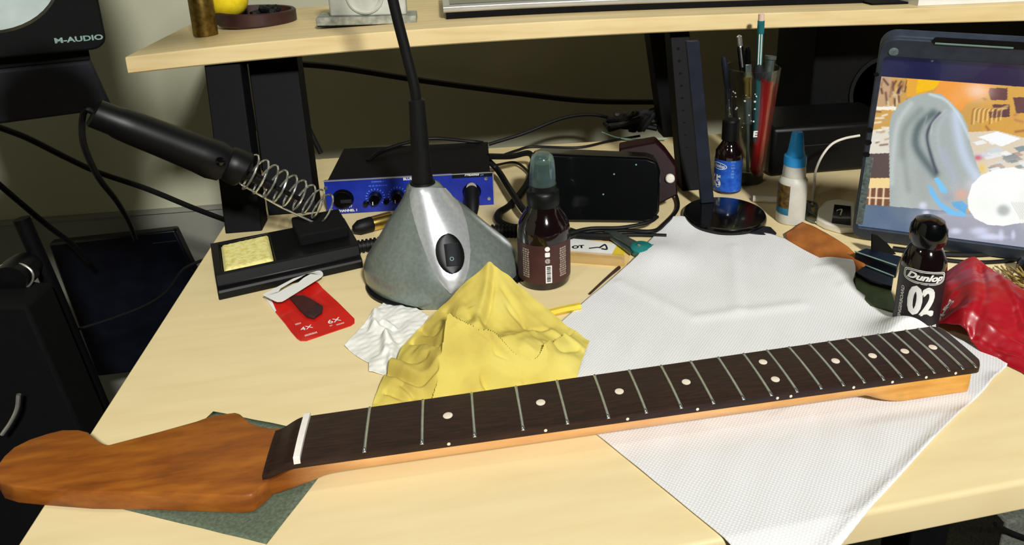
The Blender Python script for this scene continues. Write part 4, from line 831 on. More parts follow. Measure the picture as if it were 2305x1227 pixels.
V = [TB((x, y, -2)) for x, y in O] + [TB((x, y, 1.5)) for x, y in O] + [TB((x, y, 1.5)) for x, y in I] + [TB((x, y, -2)) for x, y in I]
MB().grid(V, 4, n, close_v=True).build('case_frame', M_tabcase, tab_, bevel=.8)
MB().box(sx_ - 1, TW - sx_ + 1, s0y - 1, s1y + 1, -3, -1.2, TB).build('display_glass', M_screen_glass, tab_); DG = bpy.data.objects[[o.name for o in tab_.children if o.name.startswith('display_glass')][0]]
u0, v0 = TPX(2098, 97); u1, v1 = TPX(2400, 112)
MB().prism(rrect(u0, u0 + 84, v1 - 1, v1 + 6, 3), 1.3, 1.9, TB).build('speaker_slot', M_matte, tab_); MB().box(u0 + 2, u0 + 60, v1 - .6, v1 + .8, 1.9, 2.3, TB).build('slot_edge', M_logo, tab_)
for u, v, rad in ((1973, 165, 2.2), (1957, 290, 3.2), (1954, 318, 3.4), (1950, 345, 3.4)):
    x, y = TPX(u, v); MB().lathe([(rad, 0), (rad, .5), (0, .5)], TB((x, y, 1.4)), 14, tuple(nF)).build('case_button', M_matte, tab_)
x0_, y0_ = TPX(1940, 350); x1_, y1_ = TPX(1918, 500)
MB().box(2, 9, y1_, y0_, 1.4, 2.0, TB).build('scuffed_edge', M_tabscuff, tab_, label='scuffed pale patch on the left edge', bevel=.5)
MB().lathe([(4, 0), (4, .6), (0, .8)], TB((11, TH - 13, 1.5)), 14, tuple(nF)).build('corner_stud', M_tabscuff, tab_)
# video picture: a grid of coloured cells on the flat display
px0, pyt = TPX(1988, 174); _, pyb = TPX(1947, 465); pxr, _ = TPX(2420, 205); px0 = sx_ + .5
NX, NY = 330, 250; gx = np.linspace(px0, px0 + 232, NX); gy = np.linspace(s0y + 1, pyt, NY); gx = gx[gx < TW - sx_]; NX = len(gx)
PP = np.array([[TB((x, y, -1.0)) for y in gy] for x in gx]); U, Vv = PROJ(PP); U = (U - 1900) * 2.788; Vv = (Vv - 140) * 2.788   # picture coordinates
IM = np.zeros(U.shape + (3,))
def inpoly(P):
    P = np.array(P, float); ins = np.zeros(U.shape, bool); j = len(P) - 1
    for i in range(len(P)):
        c_ = ((P[i, 1] > Vv) != (P[j, 1] > Vv)) & (U < (P[j, 0] - P[i, 0]) * (Vv - P[i, 1]) / (P[j, 1] - P[i, 1] + 1e-9) + P[i, 0]); ins ^= c_; j = i
    return ins
def pnt(P, col, a=1.0): k = inpoly(P); IM[k] = IM[k] * (1 - a) + np.array(col, float) * a
def blob(cx, cy, rx, ry, col, a=1.0, hard=2.0): w = a * np.exp(-(((U - cx) / rx) ** 2 + ((Vv - cy) / ry) ** 2) ** (hard / 2)); IM[:] = IM * (1 - w[..., None]) + np.array(col, float) * w[..., None]
def seg(P, w, col, a=1.0):
    if len(P) > 2: P = catmull(P, 4)
    d, _ = pldist(np.stack([U, Vv], -1), P); k = a * np.exp(-(d / w) ** 2); IM[:] = IM * (1 - k[..., None]) + np.array(col, float) * k[..., None]
IM[:] = (206, 160, 84)
pnt([(100, 60), (300, 60), (300, 300), (100, 300)], (196, 160, 120)); rr_ = random.Random(11)
for k in range(26): x, y = rr_.uniform(230, 400), rr_.uniform(100, 280); seg([(x, y), (x + rr_.uniform(-30, 30), y + rr_.uniform(20, 80))], 7, rr_.choice([(90, 52, 50), (236, 214, 170), (150, 110, 80), (60, 34, 44)]), .8)
pnt([(395, 90), (620, 90), (600, 150), (460, 215), (390, 215)], (230, 168, 60)); pnt([(465, 100), (640, 100), (560, 170), (450, 195)], (246, 190, 20))
pnt([(850, 100), (1400, 100), (1400, 520), (1000, 470), (860, 440)], (214, 164, 76))
for x, y, w, h in ((960, 200, 65, 38), (985, 305, 55, 40), (1110, 270, 50, 50), (1090, 130, 60, 22), (930, 330, 26, 20)): pnt([(x - w, y - h), (x + w, y - h), (x + w, y + h), (x - w * .6, y + h)], (84, 52, 66), .9)
for k in range(14): x = 800 + k * 14; seg([(x, 380 + rr_.uniform(-20, 10)), (x + 10, 300), (x + 40, 290)], 4, (244, 220, 150) if k % 2 else (150, 96, 50), .8)
for k in range(10): x, y = rr_.uniform(860, 1250), rr_.uniform(140, 440); seg([(x, y), (x + rr_.uniform(-60, 60), y + rr_.uniform(-30, 30))], 8, rr_.choice([(240, 200, 110), (150, 90, 60), (180, 120, 90)]), .7)
# head and neck
pnt([(560, 205), (600, 120), (700, 110), (800, 125), (930, 135), (890, 215), (770, 260), (740, 300), (680, 290)], (240, 156, 62)); blob(840, 180, 90, 60, (248, 212, 190), .9); blob(700, 230, 60, 60, (242, 170, 90), .7)
# bench and papers
pnt([(770, 440), (960, 430), (1110, 470), (1400, 520), (1400, 900), (820, 900)], (222, 208, 186))
for k in range(40): x, y = rr_.uniform(800, 1300), rr_.uniform(470, 700); w = rr_.uniform(20, 70); pnt([(x, y), (x + w * 1.4, y - w * .3), (x + w * 2.1, y + w * .15), (x + w * .6, y + w * .5)], rr_.choice([(244, 246, 246), (206, 216, 222), (150, 150, 150), (232, 236, 240), (180, 150, 140), (120, 140, 150)]), .85)
pnt([(840, 470), (960, 435), (1110, 480), (990, 530)], (248, 250, 250)); blob(840, 600, 26, 16, (206, 90, 110), .9); blob(865, 670, 24, 30, (236, 196, 80), .8)
pnt([(150, 430), (290, 410), (290, 580), (150, 580)], (226, 220, 206)); pnt([(190, 280), (330, 278), (325, 300), (190, 300)], (244, 240, 220))
for k in range(14): x, y = rr_.uniform(190, 285), rr_.uniform(310, 560); seg([(x, y), (x + rr_.uniform(15, 50), y + rr_.uniform(-10, 10))], 6, rr_.choice([(120, 84, 60), (248, 244, 236), (190, 160, 120)]), .8)
pnt([(150, 575), (296, 570), (296, 730), (140, 725)], (92, 76, 74)); pnt([(130, 728), (298, 726), (298, 920), (110, 905)], (120, 78, 60))
pnt([(140, 728), (298, 726), (298, 790), (150, 790)], (244, 214, 150))
for x in (165, 205, 250): seg([(x, 790), (x - 8, 910)], 6, (246, 226, 184))
seg([(140, 850), (298, 855)], 5, (246, 226, 184))
# grey shirt
sh = [(286, 930), (284, 620), (282, 470), (284, 400), (300, 330), (350, 262), (430, 215), (520, 190), (610, 200), (680, 262), (740, 330), (775, 400), (790, 500), (820, 600), (870, 740), (860, 860), (700, 960), (520, 935)]
sm = inpoly(sh); pnt(sh, (168, 178, 176))
KP = IM.copy()
for P_, w, c_, a in (([(420, 260), (340, 380), (310, 560), (300, 760)], 26, (196, 204, 202), .8), ([(480, 300), (380, 420), (370, 600), (400, 800)], 34, (138, 148, 144), .8), ([(560, 320), (470, 400), (450, 520), (520, 640), (570, 700)], 40, (92, 108, 112), .95),
                     ([(600, 320), (540, 400), (520, 480), (550, 600), (580, 690)], 16, (70, 78, 92), .95), ([(520, 340), (500, 420), (520, 560)], 10, (150, 160, 162), .7), ([(640, 330), (590, 420), (600, 560), (640, 640)], 20, (176, 186, 190), .8), ([(640, 300), (560, 380), (545, 450)], 10, (186, 194, 194), .8),
                     ([(700, 330), (720, 460), (760, 600), (830, 720)], 50, (200, 214, 236), .85), ([(620, 560), (680, 700), (700, 800)], 44, (174, 182, 196), .8), ([(350, 650), (360, 800), (380, 920)], 60, (178, 186, 184), .7), ([(480, 700), (500, 850)], 60, (160, 166, 166), .6), ([(540, 200), (640, 240), (720, 340), (790, 480)], 14, (206, 226, 232), .8)): seg(P_, w * .68, c_, a)
IM[~sm] = KP[~sm]
gb_ = (Vv > 905 + (U - 290) * .08) & (U < 900); IM[gb_] = (92, 112, 138)
w = np.clip((U - 380) / 220, 0, 1) * np.clip((Vv - 900) / 60, 0, 1); IM[:] = IM * (1 - w[..., None]) + np.array([168, 170, 184]) * w[..., None]
pnt([(430, 1010), (640, 960), (860, 980), (1400, 1010), (1400, 1200), (420, 1200)], (158, 160, 178), .6)
# blue shears, hand, bright round lid
pnt([(525, 760), (560, 800), (610, 880), (690, 930), (765, 940), (760, 970), (660, 960), (590, 900), (540, 830)], (112, 190, 240)); pnt([(565, 730), (590, 722), (640, 790), (650, 830), (610, 820)], (120, 198, 244)); pnt([(670, 880), (740, 870), (775, 900), (760, 950), (690, 910)], (92, 170, 226))
blob(650, 850, 40, 34, (150, 160, 186), .7); blob(740, 830, 44, 36, (226, 168, 148), .85); blob(800, 770, 40, 40, (206, 200, 216), .7)
pnt([(775, 850), (800, 770), (860, 710), (960, 670), (1060, 660), (1180, 690), (1400, 720), (1400, 1010), (1100, 1010), (1000, 1028), (900, 1020), (820, 980), (780, 920)], (250, 253, 250)); blob(1010, 790, 150, 110, (255, 255, 255), .8)
blob(880, 900, 70, 60, (240, 246, 232), .5); blob(1000, 930, 42, 36, (176, 182, 182), .9, 4); blob(1150, 900, 50, 120, (236, 238, 226), .7)
for k in range(6): seg([(1050 + k * 14, 880), (1110 + k * 14, 985)], 2.5, (190, 190, 180), .7)
for x, y, rx, ry in ((495, 900, 26, 24), (515, 945, 22, 14), (850, 1060, 60, 26), (900, 1090, 60, 18), (985, 1085, 18, 34), (1062, 1085, 14, 30), (930, 1100, 90, 16), (700, 1060, 36, 20)): blob(x, y, rx, ry, (214, 218, 246), .85, 3)
IM = np.clip(IM + rng.normal(0, 3, IM.shape), 0, 255) / 255; LI = np.where(IM <= .04045, IM / 12.92, ((IM + .055) / 1.055) ** 2.4)
mb = MB().grid(PP.reshape(-1, 3), NX, NY); so = mb.build('video_picture', M_screen_glass, DG, smooth=0)
at = so.data.color_attributes.new('video', 'FLOAT_COLOR', 'POINT'); at.data.foreach_set('color', np.concatenate([LI.reshape(-1, 3), np.ones((NX * NY, 1))], 1).ravel())
ms = bpy.data.materials.new('lit_screen'); ms.use_nodes = True; nt = ms.node_tree; b = nt.nodes['Principled BSDF']; b.inputs['Base Color'].default_value = (.01, .01, .01, 1); b.inputs['Roughness'].default_value = .3
vc = nt.nodes.new('ShaderNodeVertexColor'); vc.layer_name = 'video'; nt.links.new(vc.outputs[0], b.inputs['Emission Color']); b.inputs['Emission Strength'].default_value = 1 / 2 ** SC.view_settings.exposure
so.data.materials.clear(); so.data.materials.append(ms)
kick = MB().box(TW * .3, TW * .7, 10, TH * .5, -20, -14, TB); kick.build('kickstand', M_tabcase, tab_, bevel=1)

# ================================================================ fingerboard-oil bottle
c = G(2058, 734, 0); c[2] = 0; ob = thing('oil_bottle', c, 'black round-capped bottle with big white 02 label, behind the end of the neck', 'bottle')
tz_ = AY(2090, 489, c[1])[2]; k = tz_ / 100.
r0 = 18.5
MB().lathe([(0, 0), (17, 0), (r0, 2), (r0, 58 * k), (r0 - .6, 62 * k), (r0 - 2.5, 68 * k), (13, 74 * k), (11, 76 * k), (0, 76 * k)], c, 44).build('bottle_body', M_amber, ob)
MB().lathe([(11.5, 74 * k), (12, 76 * k), (14.6, 80 * k), (15.2, 86 * k), (14.6, 92 * k), (11.5, 97.5 * k), (6.2, 100 * k), (0, 100.6 * k)], c, 36).build('round_cap', M_gloss, ob)
fa = facing(c) + .12; LW = cylpatch(c, r0 + .15, fa - 1.5, fa + 1.5, 6, 57 * k).build('label_wrap', mat('black_label', (26, 18, 20), .5, var=[(20, 14, 16), (34, 24, 26)], scale=60), ob)
zq = AY(2066, 690, c[1] - 20)[2]; zl = AY(2070, 634, c[1] - 20)[2]
mb = MB(); V_, F_ = textpoly('02', 36, bold=.3, xs=.6)
for q_, (dx, dy) in enumerate(((-1.1, 0), (1.1, 0), (-.5, .5), (.5, -.5), (0, .8), (0, -.8))):
    t_ = cyl(c, r0 + .38 + .02 * q_, fa + .02, zq); mb.add([t_(x + dx, y + dy) for x, y in V_], F_)
mb.build('print', M_print, LW, smooth=0)
text('print', 'Dunlop', 7.9, cyl(c, r0 + .45, fa + .02, zl), M_print, LW, bold=.35, shear=.35, xs=1.25)
mb = MB(); t_ = cyl(c, r0 + .35, fa + .02, zl)
for s0, s1, zz in ((18.6, 17.7, 6.2), (17.2, 16.5, 5.0)):
    O_ = [(s0 * np.sign(math.cos(t)) * abs(math.cos(t)) ** .55, zz * np.sign(math.sin(t)) * abs(math.sin(t)) ** .55) for t in np.linspace(0, 2 * pi, 49)[:-1]]; I_ = [(x * s1 / s0, y * (zz - .55) / zz) for x, y in O_]
    mb.grid([t_(*p) for p in O_ + I_], 2, 48, close_v=True)
mb.build('logo_ring', M_print, LW, smooth=0)
V_, F_ = textpoly('FINGERBOARD', 4.6, bold=.12); t_ = cyl(c, r0 + .4, fa - .88, 27 * k); MB().add([t_(-y, x) for x, y in V_], F_).build('print', M_print, LW, smooth=0)
V_, F_ = textpoly('DEEP CONDITIONER', 3.8, bold=.15); t_ = cyl(c, r0 + .4, fa, 10 * k); MB().add([t_(x, y) for x, y in V_], F_).build('print', M_print, LW, smooth=0)

# red bag
CT = [(2108, 738, 1), (2100, 700, 6), (2118, 620, 16), (2142, 603, 26), (2195, 580, 40), (2235, 608, 36), (2300, 650, 30), (2400, 720, 14), (2400, 905, 1), (2300, 838, 1), (2200, 790, 1), (2180, 680, 30), (2240, 700, 26), (2300, 740, 16), (2150, 700, 16), (2160, 650, 30)]
W3 = [G(*q) for q in CT]; g = coons([W3[0], W3[10], W3[9], W3[8]], [W3[8], W3[7]], [W3[2], W3[3], W3[4], W3[5], W3[6], W3[7]], [W3[0], W3[1], W3[2]], 110, 90); Q = g[..., :2]; z = tps([p[:2] for p in W3], [q[2] for q in CT], Q)
for pts, a, w in (([(2130, 640, 25), (2150, 700, 20), (2175, 740, 14)], 4, 5), ([(2210, 600, 38), (2215, 680, 28), (2190, 760, 8)], -3, 4), ([(2100, 728, 4), (2200, 742, 12), (2305, 790, 8)], 3.5, 5), ([(2250, 640, 30), (2290, 700, 22), (2305, 760, 10)], 4, 4), ([(2110, 745, 2), (2230, 790, 4), (2305, 820, 3)], 2.5, 3)):
    d, sd = pldist(Q, [G(*q)[:2] for q in pts]); z += a * np.exp(-(d / w) ** 2)
z += 1.0 * vnoise(Q, 34, 21) + .4 * vnoise(Q, 12, 22); g[..., 2] = np.maximum(z, .6)
last = g[:, -1]; sk = []
for k2 in range(1, 7): s = last.copy(); s[:, 2] = last[:, 2] * (1 - k2 / 6) + .6; s[:, 1] += 8 * k2 / 6 * np.clip(last[:, 2] / 30, 0, 1); sk.append(s)
g = np.concatenate([g, np.stack(sk, 1)], 1)
rb_ = thing('red_plastic_bag', G(2200, 760), 'crumpled glossy red plastic bag right of the 02 bottle', 'bag')
MB().grid(g.reshape(-1, 3), 110, 96).build('bag_film', M_redbag, rb_, smooth=70, solid=.3, solidify_off=1)
bvb = BVHTree.FromPolygons([Vector(p) for p in g.reshape(-1, 3)], [(i * 96 + j, i * 96 + j + 1, (i + 1) * 96 + j + 1, (i + 1) * 96 + j) for i in range(109) for j in range(95)])
def on_bag(x, y):
    l_, *_r = bvb.ray_cast(Vector((x, y, 200)), Vector((0, 0, -1))); return (x, y, (l_.z if l_ else 5) + .6)
pb = G(2122, 703, 12); V_, F_ = textpoly('OHS', 9, bold=.5); MB().add([on_bag(pb[0] + x * .95, pb[1] + y * .9 + x * .1) for x, y in V_], F_).build('print', M_print, rb_, smooth=0)

# leather, navy boxes, green packet, dark flap, straw
P_ = [(1766, 528), (1800, 504), (1822, 503), (1870, 532), (1912, 560), (1945, 596), (1938, 610), (1880, 590), (1800, 560)]
g = coons([G(1770, 540, 2), G(1850, 585, 2), G(1935, 618, 2)], [G(1935, 618, 2), G(1948, 598, 3)], [G(1806, 501, 5), G(1860, 526, 7), G(1910, 558, 6), G(1948, 598, 3)], [G(1770, 540, 2), G(1768, 526, 3), G(1806, 501, 5)], 40, 20)
Q = g[..., :2]; g[..., 2] = g[..., 2] + .6 * vnoise(Q, 30, 2); g[..., 2] = np.maximum(g[..., 2], .6)
MB().grid(g.reshape(-1, 3), 40, 20).build('leather_scrap', M_leather, smooth=60, solid=1.2, solidify_off=1, label='tan leather scrap showing behind the upper edge of the towel', cat='leather')
nb = thing('navy_case', G(1980, 610), 'dark navy plastic case with pale edge lines left of the 02 bottle', 'case')
MB().prism([tuple(G(u, v, 14)[:2]) for u, v in ((1925, 565), (2020, 600), (2030, 575), (1950, 556))], 1, 13).build('case_lid', M_navy, nb, bevel=1)
MB().prism([tuple(G(u, v, 8)[:2]) for u, v in ((1926, 612), (1950, 596), (2012, 622), (2008, 645), (1960, 632))], 1, 8).build('case_body', M_navy, nb, bevel=1)
MB().tube([G(1924, 566, 14.5), G(2018, 598, 14.5)], .7, 6, smooth=False).build('edge_line', M_logo, nb); MB().tube([G(1948, 597, 9), G(2012, 622, 9)], .7, 6, smooth=False).build('edge_line', M_logo, nb)
gg = MB().prism([tuple(G(u, v, 3)[:2]) for u, v in ((1922, 625), (1985, 630), (2002, 645), (2012, 672), (2018, 705), (1960, 690), (1925, 660))], .5, 4); gg.build('green_packet', M_green, bevel=1, label='dull green packet between the towel and the 02 bottle', cat='packet')
f_ = thing('black_flap', G(1995, 575), 'black pointed plastic flap standing in front of the tablet corner', 'flap')
pts_ = [AY(u, v, 190) for u, v in ((1962, 588), (1964, 528), (1975, 530), (1998, 548), (2040, 600))]; V = pts_ + [p + np.array([0, 2.5, 0]) for p in pts_]
MB().add(V, [tuple(range(5)), tuple(range(5, 10))[::-1]] + [(i, (i + 1) % 5, 5 + (i + 1) % 5, 5 + i) for i in range(5)]).build('flap_sheet', M_matte, f_, bevel=.4)
cable('black_lead', K((2010, 560, 3), (2060, 566, 3), (2130, 572, 3), (2220, 572, 3), (2305, 558, 6), (2360, 550, 10)), 3, 'black lead running along the foot of the tablet')
cable('black_lead', K((2100, 582, 2), (2180, 590, 2), (2260, 588, 2), (2340, 575, 3)), 2.2, 'thin black lead in front of the tablet, right of the bottle cap')
mb = MB(); r_ = random.Random(8)
for k in range(46):
    u, v = r_.uniform(2222, 2330), r_.uniform(612, 660); a = r_.uniform(.2, 1.1); l = r_.uniform(25, 60); mb.tube([G(u - l * math.cos(a) / 2, v - l * math.sin(a) / 2, r_.uniform(1, 12)), G(u, v, r_.uniform(6, 18)), G(u + l * math.cos(a) / 2, v + l * math.sin(a) / 2, r_.uniform(1, 10))], r_.uniform(.5, 1.5), 5, n=4)
mb.build('straw_tuft', M_straw, label='tuft of dry tan straw fibres behind the red bag', cat='straw', kind='stuff')
MB().lathe([(0, 0), (9, 0), (10, 2), (10, 12), (7, 16), (0, 16)], G(2310, 616, 0), 24).build('dark_pot', M_gloss, label='small dark round pot at the right edge behind the red bag', cat='pot')

# ================================================================ things on the shelf
def SG(u, v, x_=None):
    p = G(u, v, 205)
    for _ in range(6): p = G(u, v, shelf_z(p[0]))
    return p
c = SG(464, 80); MB().lathe([(0, 0), (12.6, 0), (13.4, 1), (13.4, 60), (13, 61), (0, 61)], c, 36).build('brass_tube', M_brass, label='tall aged brass cylinder standing at the left end of the shelf', cat='cylinder')
dl, dr = SG(492, 62), SG(663, 48); c = (dl + dr) / 2; c[1] += 6; c[2] = shelf_z(c[0]); R_ = np.linalg.norm(dr - dl) / 2
MB().lathe([(0, 0), (R_ * .93, 0), (R_, 3), (R_, 17), (R_ - 1.5, 18.5), (R_ - 5, 18), (R_ - 6, 6), (0, 5)], c, 48).build('round_dish', M_brown, label='round dark brown dish on the shelf behind the brass cylinder', cat='dish')
b = PLN(512, -2, c + [0, -12, 0], (0, 1, 0)); rbx = 42 / FPX * (CR @ (b - CC))[2]; cz = c[2] + 5.5 + rbx * 1.0
MB().lathe([(rbx * math.sin(t), -rbx * math.cos(t)) for t in np.linspace(0, pi, 24)], (b[0], b[1], max(b[2], cz)), 36).build('yellow_ball', M_yball, label='bright yellow foam ball resting in the dark dish', cat='ball')
kp = MB(); r_ = random.Random(4)
for k in range(5): kp.tube([c + np.array([r_.uniform(-6, 26), r_.uniform(-14, 12), r_.uniform(8, 22)]) for _ in range(4)], 4.2, 8, n=5)
kp.build('black_strap', M_rubber, label='coiled black rubber strap lying in the dark dish', cat='strap')
a = SG(718, 62); b = SG(937, 56); yb_ = 40
ston = thing('stone_plinth', (a + b) / 2, 'grey stone slab standing on the shelf beside the lamp neck', 'slab')
z_ = shelf_z((a[0] + b[0]) / 2)
MB().box(a[0], b[0], (a[1] + b[1]) / 2, (a[1] + b[1]) / 2 + 46, z_ + 1.2, z_ + 11).build('slab', M_stone, ston, bevel=1.5)
MB().box(a[0] + 1, b[0] - 1, (a[1] + b[1]) / 2 + 1, (a[1] + b[1]) / 2 + 45, z_, z_ + 1.2).build('felt_pad', M_matte, ston)
ya = (a[1] + b[1]) / 2
q0, q1 = AY(742, 30, ya + 8), AY(915, 30, ya + 8)
bl = thing('ceramic_block', ((q0[0] + q1[0]) / 2, ya + 25, z_ + 11), 'square whitish ceramic block with a round boss, on the stone slab', 'ornament')
MB().box(q0[0], q1[0], ya + 8, ya + 40, z_ + 11, z_ + 80).build('block', M_glaze, bl, bevel=2); cc_ = ((q0[0] + q1[0]) / 2 - 3, ya + 8, z_ + 34); MB().lathe([(22, 0), (21, 2), (19, 3), (17, 2), (16, .6), (0, .8)], cc_, 36, (0, -1, 0)).build('boss', M_glaze, bl)
# laptop
lp = thing('laptop', (450, 560, 210), 'silver laptop with a black base standing on the shelf', 'laptop')
a = SG(1003, 44); b_ = SG(1958, 10); yl = a[1]; n_ = 24; xs_ = np.linspace(a[0], b_[0], n_)
def strip(x0, x1, y0, y1, zo0, zo1, name, m_, bev=1.5):
    xs2 = np.linspace(x0, x1, n_); V = []
    for x in xs2: z0 = shelf_z(x); V += [(x, y0, z0 + zo0), (x, y1, z0 + zo0), (x, y1, z0 + zo1), (x, y0, z0 + zo1)]
    mb = MB().grid(V, n_, 4, close_v=True); mb.add(V[:4], [(0, 1, 2, 3)]); mb.add(V[-4:], [(3, 2, 1, 0)]); return mb
strip(a[0] + 1, b_[0], yl, yl + 160, 0, 8, 'x', 0).build('base', M_matte, lp, bevel=1)
q = AY(1003, 33, yl - 2)[2] - shelf_z(a[0]); strip(a[0] - 2, b_[0] - 4, yl - 2, yl + 162, 8, 17, 'x', 0).build('body', M_alu, lp, bevel=2.5)
strip(a[0] + 6, b_[0] - 14, yl + 8, yl + 154, 17, 17.6, 'x', 0).build('keyboard_deck', M_gloss, lp)
a2 = SG(1962, 12); b2 = SG(2060, 12); strip(a2[0], b2[0] + 20, a2[1], a2[1] + 60, 0, 3, 'x', 0).build('dark_notebook', M_matte, label='thin dark notebook between the laptop and the white box on the shelf', cat='notebook', bevel=.5)
a2 = SG(2066, 14); strip(a2[0], a2[0] + 170, a2[1], a2[1] + 90, 0, 40, 'x', 0).build('white_box', M_paper, label='white box on the right part of the shelf', cat='box', bevel=1)

# ================================================================ left: speaker, its shelf, the dark things behind the desk
sp_ = thing('speaker', (-300, 380, 212), 'black studio speaker with rounded corner at the upper left', 'speaker')
sC = AY(240, 92, 330); sC[2] = 0; TA = math.radians(25); sx_d = np.array([math.cos(TA), math.sin(TA), 0]); sy_d = np.array([-math.sin(TA), math.cos(TA), 0])
def SP(p): return sC + sx_d * p[0] + sy_d * p[1] + np.array([0, 0, p[2]])
def SPL(u, v, o=0): return PLN(u, v, sC + sy_d * o, sy_d)
z0 = SPL(215, 112)[2]; poly = rrect(-170, 0, z0, z0 + 250, 12)
MB().add([SP((x, 0, z)) for x, z in poly] + [SP((x, 180, z)) for x, z in poly], [tuple(range(28)), tuple(range(28, 56))[::-1]] + [(i, (i + 1) % 28, 28 + (i + 1) % 28, 28 + i) for i in range(28)]).build('cabinet', M_matte, sp_, bevel=2)
text('print', 'M-AUDIO', 6.4, flat(SPL(178, 88, -.5), sx_d, (0, 0, 1)), M_logo, sp_, bold=.2, xs=1.3)
MB().lathe([(66, 0), (66, 3), (60, 4), (56, -2), (20, -10), (16, -4), (0, -2)], SP((-85, 0, z0 + 110)), 48, tuple(-sy_d)).build('woofer', M_rubber, sp_)
MB().lathe([(26, 0), (26, 3), (22, 3.5), (12, 0), (0, 2)], SP((-85, 0, z0 + 205)), 32, tuple(-sy_d)).build('tweeter', M_rubber, sp_)
st_ = thing('speaker_stand', (-420, 440, -740), 'dark grey speaker stand platform under the black speaker', 'stand')
pq = SPL(255, 246, 12); zs0, zs1 = pq[2], SPL(200, 137, 12)[2]; xr = float((pq - sC) @ sx_d)
def SPt(p): return SP((p[0] + (p[2] - zs0) / (zs1 - zs0) * -9, p[1], p[2]))
MB().box(xr - 230, xr, 12, 175, zs0, zs1, SPt).build('platform', M_dgrey, st_, bevel=3); MB().box(-160, -14, 14, 170, zs1 + .2, z0 - .2, SP).build('isolation_pad', M_matte, st_, bevel=1)
MB().lathe([(16, -738), (16, zs0 + 2)], (-520, 430, 0), 20).build('pole', M_steelblk, st_); MB().lathe([(0, -740), (150, -740), (150, -732), (20, -726), (0, -726)], (-520, 430, 0), 40).build('floor_plate', M_steelblk, st_)
cable('speaker_cable', [AY(u, v, 520 + k * 25) for k, (u, v) in enumerate(((-20, 280), (60, 310), (150, 355), (222, 388), (330, 425), (440, 470), (520, 500)))], 3.6, 'black cable sloping down right under the speaker platform')
cable('speaker_cable', [AY(u, v, 640 + k * 20) for k, (u, v) in enumerate(((-20, 400), (50, 460), (110, 510), (160, 548), (200, 590)))], 3.6, 'black cable dropping at the far left edge to the dark box')
P4 = [AY(107, 550, 800), AY(393, 518, 800), AY(465, 860, 800), AY(218, 848, 800)]
zt_ = (P4[0][2] + P4[1][2]) / 2; zb_ = P4[3][2]
dbx = thing('equipment_box', ((P4[0][0] + P4[1][0]) / 2, 845, -740), 'large dark box standing against the wall left of the desk', 'box')
V = [np.array(p) for p in P4]; V = [V[0], V[1], np.array([V[1][0] + 60, 800, zb_]), V[3]]; V += [p + np.array([0, 20, 0]) for p in V]
MB().add(V, [(0, 1, 2, 3), (7, 6, 5, 4), (0, 4, 5, 1), (1, 5, 6, 2), (2, 6, 7, 3), (3, 7, 4, 0)]).build('shell', M_navy, dbx, bevel=3)
pf_ = [AY(u, v, 799) for u, v in ((345, 548), (398, 542))]; MB().tube(pf_, 1.2, 6, smooth=False).build('trim_line', M_dgrey, dbx)
MB().box(V[3][0] + 60, V[2][0] - 20, 803, 818, -740, zb_).build('pedestal', M_matte, dbx)
cable('black_lead', [AY(u, v, 620) for u, v in ((475, 580), (440, 592), (410, 610), (372, 660), (300, 700), (160, 745), (40, 760), (-30, 762))], 2.2, 'thin black lead running from the iron stand down off the desk')
ms_ = thing('microphone_stand', (-420, 560, -740), 'slanted black stand pole with chrome ring clamp at the lower left', 'stand')
MB().tube([AY(48, 492, 560), AY(120, 655, 560), AY(250, 965, 560), AY(330, 1160, 560)], 9, 12, smooth=False).build('pole', M_steelblk, ms_)
ce = AY(28, 625, 520); ring_ = [ce + np.array([22 * math.cos(t), 4 * math.sin(t), 17 * math.sin(t)]) for t in np.linspace(0, 2 * pi, 40)]
MB().tube(ring_, 1.4, 8, smooth=False).build('ring', M_chrome, ms_); MB().lathe([(0, -24), (18, -22), (20, 0), (18, 18), (0, 20)], ce + np.array([0, 14, 0]), 28, (0, 1, 0)).build('clamp', M_black, ms_)
MB().tube([ce + np.array([20, 6, 0]), AY(60, 640, 540), AY(100, 650, 556)], 6, 10).build('arm', M_steelblk, ms_)
MB().tube([AY(95, 655, 600), AY(150, 800, 600), AY(215, 960, 600)], 5, 8, smooth=False).build('brace', M_bluegrey, ms_)
bc = thing('black_case', (-430, 420, -740), 'big black case in the dark at the lower left beside the desk', 'case')
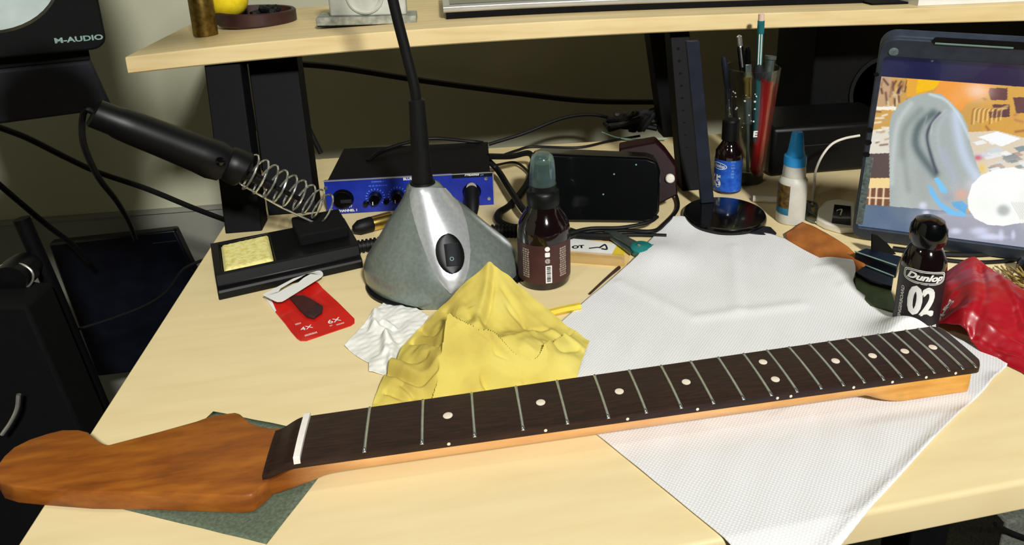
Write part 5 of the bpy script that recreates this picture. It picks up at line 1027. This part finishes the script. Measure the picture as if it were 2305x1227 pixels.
MB().add([AY(u, v, 470) for u, v in ((-60, 690), (60, 690), (190, 990), (230, 1300), (-60, 1300))] + [AY(u, v, 470) + np.array([0, 60, 0]) for u, v in ((-60, 690), (60, 690), (190, 990), (230, 1300), (-60, 1300))], [(0, 1, 2, 3, 4), (9, 8, 7, 6, 5)] + [(i, (i + 1) % 5, 5 + (i + 1) % 5, 5 + i) for i in range(5)]).build('shell', M_matte, bc, bevel=4)
MB().tube([AY(42, 888, 440), AY(38, 920, 440), AY(24, 950, 440), AY(5, 978, 440)], 2.4, 8).build('chrome_strip', M_chrome, bc)

# silver shade near the top left corner
q = AY(-40, -60, 120); MB().lathe([(0, -20), (20, -19), (34, -10), (38, 0), (37, 4), (0, 8)], q, 48, (.35, -.85, .35)).build('silver_shade', M_shade, label='round silver shade poking into the top left corner in front of the speaker', cat='shade')

# right: black boxes behind
bs = thing('black_speaker', (760, 640, 0), 'tall black speaker box in the shade under the right of the shelf', 'speaker')
a, b = AY(1812, 75, 560), AY(2120, 420, 560); MB().box(a[0] + 20, a[0] + 430, 560, 690, 0, 184).build('cabinet', M_matte, bs, bevel=3)
MB().lathe([(58, 0), (58, 3), (52, 3), (48, -2), (18, -8), (0, -2)], (a[0] + 140, 560, 72), 40, (0, -1, 0)).build('woofer', M_rubber, bs)
a, b = G(1735, 402, 0), G(1905, 425, 0); lb_ = thing('low_black_box', (a + b) / 2, 'low black box behind the glue bottle and the tablet', 'box')
h_ = AY(1740, 292, a[1])[2]; MB().box(a[0], a[0] + 190, a[1] + 4, a[1] + 110, 0, h_).build('shell', M_black, lb_, bevel=6, bseg=3)
MB().tube([(a[0] + 25, a[1] + 3.5, h_ * .6), (a[0] + 100, a[1] + 3.5, h_ * .62)], .7, 6, smooth=False).build('seam', M_dgrey, lb_)
# below the desk at right
gbx = thing('grey_floor_box', (520, 150, -740), 'grey fabric-covered box under the right side of the desk', 'box')
a = AY(2266, 1176, 60); MB().box(a[0], a[0] + 260, 60, 300, -740, a[2]).build('shell', M_grey, gbx, bevel=3)
cable('black_lead', [AY(u, v, 55) for u, v in ((2240, 1180), (2275, 1198), (2320, 1215), (2360, 1225))], 2.4, 'black lead over the grey box under the desk')
for o in bpy.data.objects:
    if '_org' in o: del o['_org']
